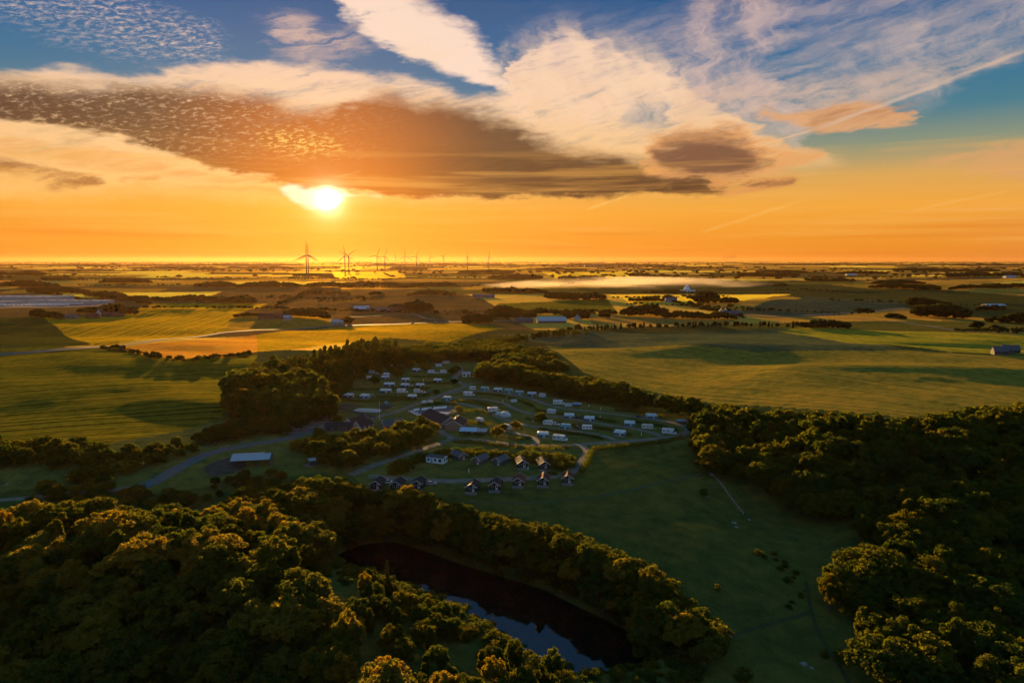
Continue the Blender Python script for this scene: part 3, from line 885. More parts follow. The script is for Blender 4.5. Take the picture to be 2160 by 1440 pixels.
def wood(name, pts, kinds, label, cat='wood'):
    """pts: list of (x, y, height, width factor)"""
    if not pts: return
    key = tuple(kinds)
    if key not in _ng:
        col = stand_group(kinds)
        ng = bpy.data.node_groups.new('stand', 'GeometryNodeTree')
        ng.interface.new_socket('Geometry', in_out='INPUT', socket_type='NodeSocketGeometry')
        ng.interface.new_socket('Geometry', in_out='OUTPUT', socket_type='NodeSocketGeometry')
        N = ng.nodes.new; L = ng.links.new
        gi, go = N('NodeGroupInput'), N('NodeGroupOutput')
        ci = N('GeometryNodeCollectionInfo'); ci.inputs[0].default_value = col; ci.inputs[1].default_value = True; ci.inputs[2].default_value = True
        ip = N('GeometryNodeInstanceOnPoints'); ip.inputs['Pick Instance'].default_value = True
        sa = N('GeometryNodeInputNamedAttribute'); sa.data_type = 'FLOAT_VECTOR'; sa.inputs[0].default_value = 'size'
        ra = N('GeometryNodeInputNamedAttribute'); ra.data_type = 'FLOAT_VECTOR'; ra.inputs[0].default_value = 'turn'
        ia = N('GeometryNodeInputNamedAttribute'); ia.data_type = 'INT'; ia.inputs[0].default_value = 'pick'
        L(gi.outputs[0], ip.inputs['Points']); L(ci.outputs[0], ip.inputs['Instance'])
        L(sa.outputs[0], ip.inputs['Scale']); L(ra.outputs[0], ip.inputs['Rotation']); L(ia.outputs[0], ip.inputs['Instance Index'])
        L(ip.outputs[0], go.inputs[0])
        _ng[key] = (ng, len(col.objects))
    ng, n = _ng[key]
    P = np.array(pts, float)
    z = height(P[:, 0], P[:, 1])
    me = bpy.data.meshes.new(name); me.vertices.add(len(P))
    me.vertices.foreach_set('co', np.stack([P[:, 0], P[:, 1], z - .2], -1).astype(np.float32).ravel())
    rng = np.random.default_rng(len(P))
    a = me.attributes.new('size', 'FLOAT_VECTOR', 'POINT'); a.data.foreach_set('vector', np.stack([P[:, 2] * P[:, 3], P[:, 2] * P[:, 3], P[:, 2]], -1).astype(np.float32).ravel() / 10)
    a = me.attributes.new('turn', 'FLOAT_VECTOR', 'POINT'); t = np.zeros((len(P), 3)); t[:, 2] = rng.uniform(0, 6.28, len(P)); a.data.foreach_set('vector', t.astype(np.float32).ravel())
    a = me.attributes.new('pick', 'INT', 'POINT'); a.data.foreach_set('value', rng.integers(0, n, len(P)).astype(np.int32))
    o = link(name, me)
    md = o.modifiers.new('stand', 'NODES'); md.node_group = ng
    tag(o, label, cat, kind='stuff')
    return o


def scatter(poly, spacing, hmin, hmax, seed, off=7.0, wide=1.15, world=False, keep=None, mingap=None):
    W = poly if world else gpoly(poly, off)
    rng = np.random.default_rng(seed)
    xs = [p[0] for p in W]; ys = [p[1] for p in W]
    gx, gy = np.meshgrid(np.arange(min(xs), max(xs), spacing), np.arange(min(ys), max(ys), spacing))
    gx = gx + (np.arange(gx.shape[0]) % 2)[:, None] * spacing / 2
    x = (gx + rng.uniform(-.36, .36, gx.shape) * spacing).ravel(); y = (gy + rng.uniform(-.36, .36, gy.shape) * spacing).ravel()
    k = inside(x, y, W)
    x, y = x[k], y[k]
    z = height(x, y)
    k = z > WATER_Z + .2
    u, v, dpt = project(x, y, z + 8)
    k &= (u > -260) & (u < 2420) & (v < 1650)
    x, y = x[k], y[k]
    big = vnoise(x / 22, y / 22, seed)
    h = hmin + (hmax - hmin) * np.clip(.1 + .6 * big + rng.uniform(-.35, .5, len(x)), -.25, 1.25)
    return [(a, b, c, wide * rng.uniform(.75, 1.35)) for a, b, c in zip(x, y, h)]


# outlines of the canopies in the photograph
W_RIGHT = [(1452, 905), (1462, 868), (1510, 846), (1600, 856), (1750, 862), (1850, 868), (1990, 868), (2080, 848), (2360, 838), (2360, 1600), (1960, 1600), (1880, 1450), (1840, 1330), (1770, 1260), (1740, 1190), (1850, 1130), (1820, 1100), (1700, 1050), (1600, 1000), (1490, 950)]
W_FORE = [(-200, 1085), (0, 1062), (90, 1050), (210, 1040), (330, 1048), (430, 1070), (470, 1110), (560, 1150), (650, 1190), (740, 1260), (800, 1340), (900, 1450), (940, 1600), (-300, 1600)]
W_MID = [(430, 1075), (480, 1030), (560, 1000), (690, 995), (790, 1030), (870, 1022), (940, 1050), (1060, 1082), (1170, 1115), (1290, 1155), (1385, 1195), (1410, 1245), (1510, 1300), (1550, 1400), (1530, 1600), (1290, 1600), (1280, 1440), (1200, 1330), (1000, 1290), (860, 1235), (780, 1200), (740, 1260), (650, 1190), (560, 1150), (470, 1110)]
W_SHORE = [(740, 1260), (780, 1190), (860, 1235), (960, 1275), (1000, 1340), (1100, 1395), (1250, 1440), (1290, 1600), (940, 1600), (900, 1450), (800, 1340)]
near_pts = []
for poly, sp_, h0, h1, sd, nm in ((W_RIGHT, 7.2, 8, 14.5, 11, 'right'), (W_FORE, 7.0, 7.5, 14, 12, 'fore'), (W_MID, 5.3, 8, 13, 13, 'mid'), (W_SHORE, 6.2, 4.5, 8, 14, 'shore')):
    for p in scatter(poly, sp_, h0, h1, sd, 8.0 if nm == 'shore' else 10.0):
        if nm == 'mid' and p[0] > -60 and 64 * (p[0] + 60) + 84 * (p[1] - 238) < 0: continue
        near_pts.append((*p, nm))
# trees close along both banks of the pond
rng = np.random.default_rng(91)
for side, lo, hi, h0, h1, nm, step in ((1, 19, 37, 8, 12, 'mid', 4.3), (-1, 18, 34, 4, 7.5, 'shore', 3.9)):
    gx, gy = np.meshgrid(np.arange(-110, 80, step), np.arange(120, 290, step))
    x = (gx + rng.uniform(-.4, .4, gx.shape) * step).ravel(); y = (gy + rng.uniform(-.4, .4, gy.shape) * step).ravel()
    d = segdist(x, y, POND_AXIS)
    sgn = np.where(64 * (x + 60) + 80 * (y - 238) > 0, 1, -1)
    k = (d > lo) & (d < hi) & (sgn == side) & (height(x, y) > WATER_Z + .3)
    for a, b in zip(x[k], y[k]):
        if all((a - q[0]) ** 2 + (b - q[1]) ** 2 > (step * .8) ** 2 for q in near_pts): near_pts.append((a, b, rng.uniform(h0, h1), rng.uniform(.9, 1.4), nm))
# every crown keeps inside the outline its wood has
fitted = []
PX = {'right': W_RIGHT, 'fore': W_FORE, 'mid': W_MID, 'shore': W_SHORE}
for p in near_pts:
    for k in (1, .85, .7, .55, .42):
        u, v, d = project(p[0], p[1], float(height(p[0], p[1])) + p[2] * k)
        if inside(np.array([u]), np.array([v]), PX[p[4]])[0]:
            fitted.append((p[0], p[1], p[2] * k, p[3] / max(k, .6) * .95, p[4])); break
near_pts = fitted
# the 300 that show largest stand as trees of their own
LAB = {'right': 'broadleaf tree of the dark wood right of the pasture', 'fore': 'gold-topped broadleaf tree of the foreground wood on the ridge',
       'mid': 'broadleaf tree of the wood behind the pond', 'shore': 'broadleaf tree on the near bank of the pond'}
GRP = {'right': 'trees of the dark wood beside the pasture', 'fore': 'trees of the foreground wood', 'mid': 'trees behind the pond', 'shore': 'trees on the near bank of the pond'}


def screen_ok(p):
    u, v, d = project(p[0], p[1], float(height(p[0], p[1])) + p[2] * .8)
    return -20 < u < 2180 and v < 1440, d


cand = sorted([p for p in near_pts if screen_ok(p)[0]], key=lambda p: screen_ok(p)[1] / p[2])
single = cand[:300]
ids = set(map(id, single))
ORD = ['leftmost', 'second from the left', 'third from the left', 'fourth from the left', 'fifth from the left', 'sixth from the left', 'seventh from the left', 'eighth from the left', 'ninth from the left', 'tenth from the left', 'eleventh from the left', 'twelfth from the left'] + ['%dth from the left' % k for k in range(13, 90)]
cells = {}
for p in single:
    u, v, d = project(p[0], p[1], float(height(p[0], p[1])) + p[2] * .8)
    cells.setdefault((p[4], int(v // 62)), []).append((float(u), p))
WHO = {'right': 'dark wood by the pasture', 'fore': 'foreground ridge wood', 'mid': 'wood behind the pond', 'shore': 'near bank of the pond'}
for (nm, row), L_ in cells.items():
    L_.sort(key=lambda q: q[0])
    up = sorted({c[1] for c in cells if c[0] == nm}, reverse=True).index(row)
    rw = ['lowest row', 'second row up', 'third row up', 'fourth row up', 'fifth row up', 'sixth row up', 'seventh row up', 'eighth row up', 'ninth row up', 'tenth row up', 'eleventh row up', 'twelfth row up'][min(up, 11)]
    for i, (u, p) in enumerate(L_):
        k = 'gold' if p[4] != 'right' and random.random() < .38 else random.choice(['broad'] * 7 + ['tall'])  # a random share of crowns takes the leaf copy tinted as sunlit
        tree('broadleaf_tree', p[0], p[1], p[2], k, '%stree, %s, %s, %s' % ('sun-tinted ' if k == 'gold' else 'leafy ', ORD[i], rw, WHO[nm]), 'tree', GRP[nm], p[3])
for nm, lb in (('right', 'dark broadleaf wood covering the bank right of the pasture'), ('fore', 'deeper trees of the foreground wood'), ('mid', 'wood between the cabins and the pond'), ('shore', 'deeper trees on the near bank of the pond')):
    wood('woodland', [p[:4] for p in near_pts if p[4] == nm and id(p) not in ids], ['broad', 'broad', 'tall'] if nm != 'right' else ['broad_mid', 'broad_mid', 'tall_mid'], lb)

# undergrowth down to the water on both banks
for side, h0, h1, seed_, lb in ((1, 2.5, 5, 95, 'dark undergrowth on the far bank of the pond'), (-1, 1.6, 3.6, 96, 'undergrowth on the near bank of the pond')):
    rng = np.random.default_rng(seed_)
    gx, gy = np.meshgrid(np.arange(-115, 75, 3.0), np.arange(115, 290, 3.0))
    x = (gx + rng.uniform(-1.2, 1.2, gx.shape)).ravel(); y = (gy + rng.uniform(-1.2, 1.2, gy.shape)).ravel()
    d = segdist(x, y, POND_AXIS)
    sgn = np.where(64 * (x + 60) + 80 * (y - 238) > 0, 1, -1)
    k = (d > 15) & (d < (36 if side == -1 else 33)) & (sgn == side) & (height(x, y) > WATER_Z + .05)
    wood('undergrowth', [(a, b, rng.uniform(h0, h1), rng.uniform(1.0, 1.6)) for a, b in zip(x[k], y[k])], ['bush_mid'], lb, 'undergrowth')

# ---- woods and thickets round the campsite
def plain_wood(name, poly, sp_, h0, h1, seed, kinds, label, off=6.0, wide=1.15, cat='wood'):
    return wood(name, scatter(poly, sp_, h0, h1, seed, off, wide), kinds, label, cat)


plain_wood('woodland', [(1000, 800), (1008, 772), (1060, 762), (1120, 772), (1175, 792), (1230, 790), (1320, 812), (1400, 832), (1470, 850), (1480, 884, 1), (1440, 876, 1), (1340, 862, 1), (1200, 840, 1), (1150, 826, 1), (1080, 812, 1), (1010, 806, 1)], 6.5, 11, 16, 31, ['broad_mid'], 'dark belt of trees along the upper edge of the campsite', 12)
plain_wood('woodland', [(985, 770), (1050, 742), (1120, 728), (1165, 738), (1188, 768), (1175, 792, 1), (1080, 790, 1), (1000, 790, 1)], 8, 8, 13, 32, ['broad_mid'], 'rounded wood at the corner of the khaki field', 11)
plain_wood('woodland', [(815, 742), (890, 722), (960, 716), (1040, 713), (1140, 735), (1050, 762, 1), (960, 762, 1), (900, 762, 1), (830, 770, 1)], 8, 9, 13, 33, ['broad_mid'], 'belt of trees behind the upper pitches', 11)
plain_wood('woodland', [(1040, 712), (1120, 705), (1180, 697), (1250, 700), (1140, 706), (1060, 722), (960, 722)], 7, 5, 8, 34, ['broad_mid', 'tall_mid'], 'thin bushy hedge line running from the wood to the khaki field', 4)
plain_wood('woodland', [(470, 860), (478, 800), (500, 775), (560, 752), (620, 772), (690, 800), (690, 855, 1), (700, 885, 1), (620, 900, 1), (500, 890, 1), (475, 875, 1)], 7, 12, 17, 35, ['tall_mid', 'tall_mid', 'broad_mid'], 'tall dark plantation left of the pitches in the sun glow', 14)
plain_wood('woodland', [(560, 762), (640, 742), (720, 728), (838, 712), (838, 768, 1), (760, 790, 1), (690, 815, 1), (620, 810, 1)], 6, 10, 17, 36, ['tall_mid'], 'ragged belt of slim trees against the glowing field', 13, .85)
plain_wood('woodland', [(690, 800), (700, 780), (780, 765), (860, 760), (860, 775), (760, 790), (720, 830), (700, 850)], 10, 5, 9, 37, ['broad_mid'], 'loose trees among the westernmost pitches', 4)
plain_wood('woodland', [(620, 925), (690, 912), (770, 912), (850, 905), (880, 892), (925, 898), (925, 930, 0), (860, 952, 0), (800, 974, 0), (740, 994, 0), (690, 1000, 0), (680, 985, 0), (630, 955, 0)], 6.5, 5, 10, 38, ['broad_mid', 'broad_mid', 'gold_mid'], 'thicket between the access road and the gravel path', 5)
plain_wood('thicket', [(800, 990), (870, 965), (940, 945), (1010, 945), (1110, 955), (1200, 960), (1205, 985), (1150, 982), (1060, 962), (970, 958), (900, 965), (850, 1000)], 4.2, 3, 5.5, 39, ['bush_mid'], 'scrubby bank of bushes behind the upper cabins', 1.5, 1.6, 'bushes')
plain_wood('thicket', [(1140, 990), (1170, 970), (1215, 965), (1205, 985), (1180, 998), (1150, 1003)], 4, 1.2, 2.6, 40, ['bush_mid'], 'low scrub inside the bend of the path', 1, 1.7, 'bushes')
plain_wood('thicket', [(-200, 925), (60, 920), (200, 925), (215, 955), (180, 972), (0, 975), (-200, 975)], 6, 4, 8, 41, ['broad_mid'], 'bushy hedge between the green field and the left meadow', 4, 1.3, 'hedge')
plain_wood('thicket', [(135, 1008), (160, 985), (220, 960), (330, 932), (400, 925), (415, 945), (380, 962), (300, 975), (230, 1002), (180, 1018)], 5.5, 3, 7, 42, ['broad_mid', 'bush_mid'], 'mound of trees and scrub left of the access road', 3, 1.3, 'bushes')
plain_wood('thicket', [(400, 925), (440, 905), (520, 880), (620, 872), (640, 890), (600, 905), (520, 908), (430, 930)], 6, 4, 8, 43, ['broad_mid'], 'hedge of rounded trees above the access road', 4, 1.2, 'hedge')
plain_wood('thicket', [(205, 735), (240, 738), (320, 755), (395, 765), (540, 748), (540, 742), (395, 757), (320, 748), (250, 730)], 6, 2, 5, 44, ['bush_mid', 'broad_far'], 'ragged hedge below the orange stubble field', 1, 1.3, 'hedge')
plain_wood('thicket', [(60, 1050), (90, 1020), (220, 1020), (300, 1035), (420, 1030), (430, 1060), (330, 1060), (210, 1055)], 5.5, 4, 7, 45, ['broad', 'gold_mid'], 'gold-edged bushes along the near side of the left meadow', 3, 1.2, 'bushes')
plain_wood('thicket', [(1600, 1165), (1640, 1160), (1690, 1210), (1700, 1250), (1660, 1290), (1630, 1280), (1670, 1240), (1640, 1190)], 3.6, 1.2, 3, 46, ['bush_mid'], 'dark scrub along the gully in the pasture', 1, 1.5, 'bushes')
plain_wood('thicket', [(1380, 1330), (1560, 1320), (1560, 1345), (1480, 1370), (1380, 1360)], 5, 1, 2.2, 47, ['bush_mid'], 'low scrub where the earth track meets the wood', 1, 1.5, 'bushes')
plain_wood('thicket', [(430, 1010), (480, 1000), (560, 985), (640, 985), (640, 1000), (560, 1005), (480, 1035), (430, 1045)], 6, 3, 6, 48, ['broad_mid'], 'shaded scrub below the open barn', 3, 1.2, 'bushes')

# single trees of the campsite: (px, py of the base, crown width px, height m, kind, label)
ONE = [
    (888, 775, 22, 8, 'broad_mid', 'round green tree above the three upper caravans'), (923, 768, 34, 9, 'gold_mid', 'pale yellow-green twin tree left of the highest caravans'),
    (897, 782, 30, 7, 'gold_mid', 'orange tinted tree beside the two boxy caravans'), (962, 785, 22, 6, 'gold_mid', 'small yellow-green tree at the bend of the camp lane'),
    (958, 812, 18, 5, 'broad_mid', 'small round tree below the lane bend'), (838, 800, 28, 9, 'broad_mid', 'dark tree hiding part of an upper caravan'),
    (864, 780, 20, 7, 'broad_mid', 'tree between the upper caravans, dark with a lit edge'), (790, 812, 26, 7, 'broad_mid', 'shaded tree left of the long awning caravans'),
    (760, 800, 26, 7, 'broad_mid', 'dim tree by the small pale tent'), (920, 833, 16, 4.5, 'broad_mid', 'small tree right of the boat-shaped tent trailer'),
    (952, 790, 20, 5, 'broad_mid', 'small dark tree right of the boxy caravan'), (690, 830, 36, 9, 'gold_mid', 'sunlit green tree at the edge of the plantation'),
    (1142, 893, 24, 6.5, 'broad_mid', 'dark round tree among the middle pitches'), (1048, 925, 26, 7, 'gold_mid', 'golden bush left of the half hidden caravan'),
    (1062, 912, 20, 5, 'gold_mid', 'golden bushy tree behind the pavilion'), (1088, 905, 24, 5, 'gold_mid', 'golden shrub right of the half hidden caravan'),
    (1030, 868, 16, 3, 'broad_mid', 'small shrub above the motorhome with the dome tent'), (966, 865, 20, 3, 'gold_mid', 'lit shrub at the corner of the pool terrace'),
    (712, 893, 22, 5, 'broad_mid', 'dark tree right of the gravel yard'), (610, 892, 20, 6, 'broad_mid', 'dim tree beside the white van at the yard'),
    (735, 985, 40, 8, 'gold_mid', 'gold-topped tree in the thicket beside the lower path'), (868, 985, 14, 4, 'bush_mid', 'pale bush beside the gravel path'),
    (1485, 1045, 22, 5, 'bush_mid', 'lone dark bush beside the broken fence in the pasture'), (1512, 1245, 16, 3.2, 'bush_mid', 'lone round shrub low in the shaded pasture'),
    (1775, 1400, 42, 5.5, 'bush_mid', 'round dark bush at the wood edge near the bottom'), (1570, 1435, 44, 4.5, 'bush_mid', 'round dark bush cut by the bottom of the pasture'),
    (1740, 1385, 20, 3, 'bush_mid', 'small bush beside the worn track'), (108, 992, 18, 4, 'bush_mid', 'single dim bush in the left meadow'),
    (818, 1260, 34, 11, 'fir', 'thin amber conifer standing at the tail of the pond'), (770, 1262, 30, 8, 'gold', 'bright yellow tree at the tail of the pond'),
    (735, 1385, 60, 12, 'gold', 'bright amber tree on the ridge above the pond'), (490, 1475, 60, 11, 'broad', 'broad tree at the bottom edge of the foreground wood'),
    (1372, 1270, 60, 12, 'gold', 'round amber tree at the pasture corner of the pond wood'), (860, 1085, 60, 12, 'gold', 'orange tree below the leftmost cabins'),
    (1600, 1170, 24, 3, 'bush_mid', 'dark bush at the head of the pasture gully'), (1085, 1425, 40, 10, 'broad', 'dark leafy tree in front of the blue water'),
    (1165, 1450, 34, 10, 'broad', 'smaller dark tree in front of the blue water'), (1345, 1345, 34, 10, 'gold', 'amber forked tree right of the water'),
]
for px, py, w, h, k, lb in ONE:
    x, y = ground(px, py)
    dep = project(x, y, float(height(x, y)))[2]
    wm = w * dep / F
    wd = np.clip(wm / (8.5 * h / 10 if 'bush' not in k else 10 * h / 10), .55, 1.9)
    nm = 'bush' if 'bush' in k else ('conifer' if k == 'fir' else 'broadleaf_tree')
    tree(nm, x, y, h, k, lb, 'bush' if 'bush' in k else 'tree', None, float(wd))

# clipped hedges between the rows of pitches
M_HEDGE = M_LEAF


def hedge(pts, w, h, label, group='clipped hedges between the pitches'):
    C = curve([ground(*p) for p in pts], .8)
    rng = np.random.default_rng(int(pts[0][0]))
    cs = np.array([(p[0] + rng.uniform(-.2, .2), p[1] + rng.uniform(-.2, .2), float(height(*p)) + h * rng.uniform(.35, .62)) for p in C])
    rs = np.full(len(C), w * .62) * rng.uniform(.85, 1.1, len(C))
    V, Fq = leaves(cs, rs, 46, .26, rng, squash=h / w * .95)
    o = link('hedge', mesh_np('hedge', V, Fq, M_HEDGE))
    tag(o, label, 'hedge', group)


for pts, w, h, lb in (
        ([(870, 795), (900, 796), (945, 796)], 2, 1.6, 'clipped hedge below the two boxy caravans'),
        ([(860, 808), (900, 809), (948, 810)], 2, 1.6, 'clipped hedge above the lone awning caravan'),
        ([(700, 822), (760, 823), (850, 820), (905, 820)], 2, 1.5, 'long clipped hedge above the row with the blue-white campervan'),
        ([(700, 836), (780, 838), (860, 838), (905, 834)], 2, 1.5, 'long clipped hedge behind the two lowest left caravans'),
        ([(705, 845), (790, 848), (880, 844)], 2.4, 1.8, 'long dark hedge above the playground'),
        ([(888, 858), (920, 853), (965, 853)], 2.4, 2, 'dark hedge along the far side of the pool terrace'),
        ([(955, 871), (985, 869), (1010, 868), (1035, 876)], 2.4, 2, 'dark hedge between the pool and the lone small caravan'),
        ([(955, 846), (1000, 849), (1030, 857), (1060, 872)], 2, 1.4, 'hedge below the second path'),
        ([(975, 831), (1020, 832), (1060, 837), (1100, 848), (1125, 858)], 2, 1.4, 'hedge below the outer loop path at the top'),
        ([(1130, 866), (1180, 873), (1240, 882), (1300, 892)], 2, 1.4, 'hedge under the first right-hand caravan row'),
        ([(1110, 885), (1160, 892), (1220, 900), (1290, 909), (1330, 920)], 2.2, 1.6, 'hedge above the pointed pitch end'),
        ([(1140, 906), (1190, 914), (1240, 920), (1270, 927)], 2.2, 1.6, 'hedge right of the lowest motorhome'),
        ([(1300, 866), (1350, 871), (1400, 880)], 2, 1.4, 'hedge behind the far right caravans'),
        ([(1340, 890), (1390, 899), (1425, 909), (1415, 914)], 2, 1.5, 'hedge around the last motorhome pitch'),
        ([(960, 934), (1010, 936), (1060, 943), (1120, 947), (1200, 946)], 3, 2.2, 'gold-lit hedge along the lower side of the front path'),
        ([(1250, 950), (1300, 945), (1370, 938), (1440, 925)], 3.4, 2.2, 'hedge along the top of the bright meadow'),
        ([(1245, 955), (1240, 975), (1225, 1000)], 3, 2, 'short hedge beside the path to the cabins'),
        ([(960, 884), (975, 890), (1000, 893), (1030, 897)], 2.0, 1.8, 'hedge behind the reception building'),
        ([(1075, 925), (1100, 928), (1118, 926)], 2.2, 1.6, 'hedge inside the hooked path')):
    hedge(pts, w, h, lb)

# ---- far woods, hedgerows and farm clumps: (px0, py0, px1, py1, height m, spacing, kinds, label)
FAR = [
    (452, 640, 542, 640, 15, 9, 'oval dark copse on the golden plain'), (412, 607, 495, 605, 22, 14, 'spiky dark copse in the orange glow'), (500, 608, 635, 606, 16, 14, 'long wood right of the spiky copse'),
    (650, 608, 780, 606, 22, 16, 'broad wood under the left turbines'), (770, 605, 855, 607, 20, 16, 'wood joined to the broad wood under the turbines'), (855, 608, 960, 604, 18, 16, 'hazy wood right of the broad wood'),
    (860, 625, 960, 624, 13, 12, 'low dark wood above the barn farm'), (640, 622, 740, 622, 12, 10, 'tree line left of the barn farm'), (780, 623, 812, 622, 10, 9, 'small tree clump above the barn'),
    (820, 655, 852, 655, 14, 7, 'trees sheltering the barn farm'), (855, 655, 908, 657, 20, 7, 'big dark tree group right of the barn farm'), (978, 683, 1035, 682, 15, 8, 'dark round wood where the road ends'),
    (1035, 672, 1130, 672, 13, 8, 'trees behind the white greenhouse'), (1040, 658, 1100, 660, 13, 8, 'upper trees behind the greenhouse'), (1190, 672, 1240, 674, 15, 8, 'trees around the white house by the greenhouse'), (1100, 664, 1300, 664, 10, 9, 'lit hedge of saplings above the greenhouse'),
    (1267, 670, 1285, 671, 13, 8, 'single round tree right of the greenhouse'), (1310, 667, 1400, 668, 18, 8, 'dark rounded wood in the middle plain'), (1400, 672, 1500, 674, 17, 8, 'dark wood running to the pale farmhouses'), (1500, 672, 1555, 674, 12, 8, 'trees around the pale farmhouses'),
    (1155, 632, 1275, 634, 20, 11, 'large dark wood below the mist'), (1020, 618, 1155, 620, 15, 11, 'wood left of the mist'), (1180, 590, 1272, 592, 20, 16, 'dark wood above the mist'),
    (1272, 595, 1420, 597, 12, 14, 'thin tree line above the mist'), (1420, 596, 1560, 598, 14, 14, 'tree line at the right end of the mist'), (1565, 602, 1660, 604, 14, 14, 'dark wood right of the mist'), 
    (1355, 618, 1500, 619, 7, 9, 'low trees around the white spire'), (1320, 636, 1400, 637, 9, 9, 'tree row left of the domed wood'), (1470, 641, 1512, 640, 22, 8, 'domed dark wood on the yellow field'), (1515, 640, 1555, 640, 12, 8, 'row of round trees on the yellow field'),
    (1400, 633, 1420, 634, 13, 8, 'small tree group left of the domed wood'), (1690, 692, 1790, 694, 13, 8, 'dark twin-humped copse on the right green field'),
    (1835, 608, 1985, 612, 18, 15, 'large dark wood on the right plain'), (1840, 600, 1950, 600, 18, 16, 'upper half of the large right wood'), (2000, 612, 2160, 606, 14, 12, 'dark wood at the right edge'), (2000, 585, 2160, 582, 22, 20, 'wood far out at the right edge'),
    (1915, 645, 2000, 648, 18, 9, 'dark wood left of the right-hand farm'), (1930, 668, 2040, 674, 20, 9, 'big dark trees below the right-hand farm'), (2060, 655, 2120, 655, 12, 9, 'trees round the right-hand farm shed'), (1870, 672, 1910, 674, 10, 8, 'small dark copse beside the field track'),
    (2080, 680, 2300, 686, 14, 9, 'dark trees at the right edge below the farm'), (2010, 698, 2300, 712, 5, 8, 'reddish hedge bank at the right edge'),
    (0, 605, 120, 606, 18, 14, 'dark wood above the factory halls'), (60, 617, 190, 620, 16, 11, 'dark wood behind the factory'), (180, 625, 310, 636, 15, 10, 'tree belt right of the factory'), (290, 640, 318, 642, 14, 8, 'dark round tree group at the golden field'),
    (0, 580, 90, 582, 20, 18, 'hazy wood far left'), (90, 590, 150, 592, 16, 16, 'far copse left'), (210, 597, 320, 598, 18, 16, 'dark long wood on the left plain'), (320, 635, 455, 637, 12, 9, 'low wood left of the oval copse'),
    (66, 668, 130, 674, 14, 8, 'trees left of the white farmhouse'), (165, 660, 215, 663, 13, 8, 'trees above the white farmhouse'), (215, 660, 288, 664, 19, 7, 'dark tree mass right of the white farmhouse'), 
    (490, 670, 560, 668, 10, 8, 'trees left of the long farm'), (600, 668, 693, 675, 16, 8, 'trees right of the long farm'), (722, 682, 742, 683, 14, 6, 'round tree beside the roadside house'),
    (280, 567, 470, 569, 22, 30, 'hazy wood line near the horizon left'), (160, 561, 220, 562, 22, 26, 'dark speck of wood near the horizon'), (480, 566, 620, 567, 20, 30, 'low hazy wood line left of the turbines'),
    (820, 568, 900, 569, 20, 24, 'hazy wood among the turbines'), (970, 576, 1080, 577, 22, 20, 'far wood left of the pale field'), (1030, 588, 1140, 590, 20, 17, 'hazy wood above the mist on the left'),
    (1330, 583, 1385, 585, 20, 18, 'far copse right of the golden strip'), (1090, 570, 1230, 571, 20, 28, 'far wood line in the middle'), (1560, 582, 1680, 584, 20, 20, 'dark wood strip on the far right plain'), (1700, 592, 1800, 594, 15, 16, 'tree row on the right plain'), (1600, 575, 1700, 576, 20, 26, 'far wood strip right'), 
    (1760, 578, 1870, 579, 18, 24, 'thin far wood strip right'), (1880, 571, 2100, 572, 20, 30, 'low wood near the right horizon'), (1380, 565, 1560, 566, 20, 34, 'hazy wood band near the horizon right'), (620, 583, 700, 584, 16, 18, 'glowing tree line under the sun'),
    (1590, 559, 1900, 559, 22, 60, 'faint wood on the right horizon'), (1900, 560, 2160, 560, 22, 60, 'faint wood at the far right horizon'), (0, 559, 300, 559, 22, 60, 'faint wood on the left horizon'), (300, 560, 640, 560, 22, 60, 'faint wood on the horizon under the sun'),
    (780, 560, 1150, 560, 22, 60, 'faint wood behind the turbines'), (1150, 561, 1400, 561, 22, 60, 'faint wood on the middle horizon'),
]
for i, (x0, y0, x1, y1, h, sp_, lb) in enumerate(FAR):
    A, B = np.array(ground(x0, y0)), np.array(ground(x1, y1))
    L = np.linalg.norm(B - A); n = max(3, int(L / sp_ * 4.5))
    rng = np.random.default_rng(500 + i)
    rad = np.array([A[0] + B[0], A[1] + B[1]]); rad = rad / np.linalg.norm(rad)
    deep = min(L * .4, 26 + h * 5.0)
    t = rng.uniform(0, 1, n * 2); dd = rng.uniform(0, 1, n * 2) * deep * np.sin(np.clip(t, .04, .96) * math.pi) ** .5
    hh = h * rng.uniform(.6, 1.05, n * 2) * (.62 + .55 * vnoise(t * L / (h * 3.0), t * 0 + i, 50)) * (.62 + .38 * np.sin(np.clip(t, .03, .97) * math.pi) ** .5)
    pts = [(A[0] + (B[0] - A[0]) * a + rad[0] * d, A[1] + (B[1] - A[1]) * a + rad[1] * d, q, max(1.2, sp_ / 8)) for a, d, q in zip(t, dd, hh)]
    wood('copse', pts, ['broad_far', 'broad_far', 'tall_far'] if i % 3 else ['broad_far'], lb, 'wood')
# hedgerow along the far edge of the right-hand field and the horizon wood speckle
hr = [(1200, 700), (1300, 696), (1400, 692), (1500, 690), (1600, 690), (1690, 692)]
C = curve([ground(*p) for p in hr], 5)
rng = np.random.default_rng(77)
wood('hedgerow', [(p[0] + rng.uniform(-2, 2), p[1] + rng.uniform(-2, 2), rng.uniform(5, 9), .9) for p in C if rng.random() < .9], ['broad_far', 'tall_far'], 'thin row of young trees along the far edge of the khaki field', 'hedgerow')
rng = np.random.default_rng(123)
pts = []
for _ in range(46):
    r_ = 950 * (7 ** rng.random()); a = math.radians(rng.uniform(-38, 38))
    x, y = r_ * math.sin(a), r_ * math.cos(a); an = rng.normal(0, .3) - .1 if rng.random() < .75 else rng.uniform(.9, 1.9); L = rng.uniform(120, 420) * (1 + r_ / 5000)
    for t in np.arange(0, L, 7 + r_ / 500):
        if rng.random() < .85: pts.append((x + math.cos(an) * t + rng.normal(0, 1.5), y + math.sin(an) * t + rng.normal(0, 1.5), rng.uniform(2.5, 7) * (1.7 if rng.random() < .06 else 1), 1.3 + r_ / 4000))
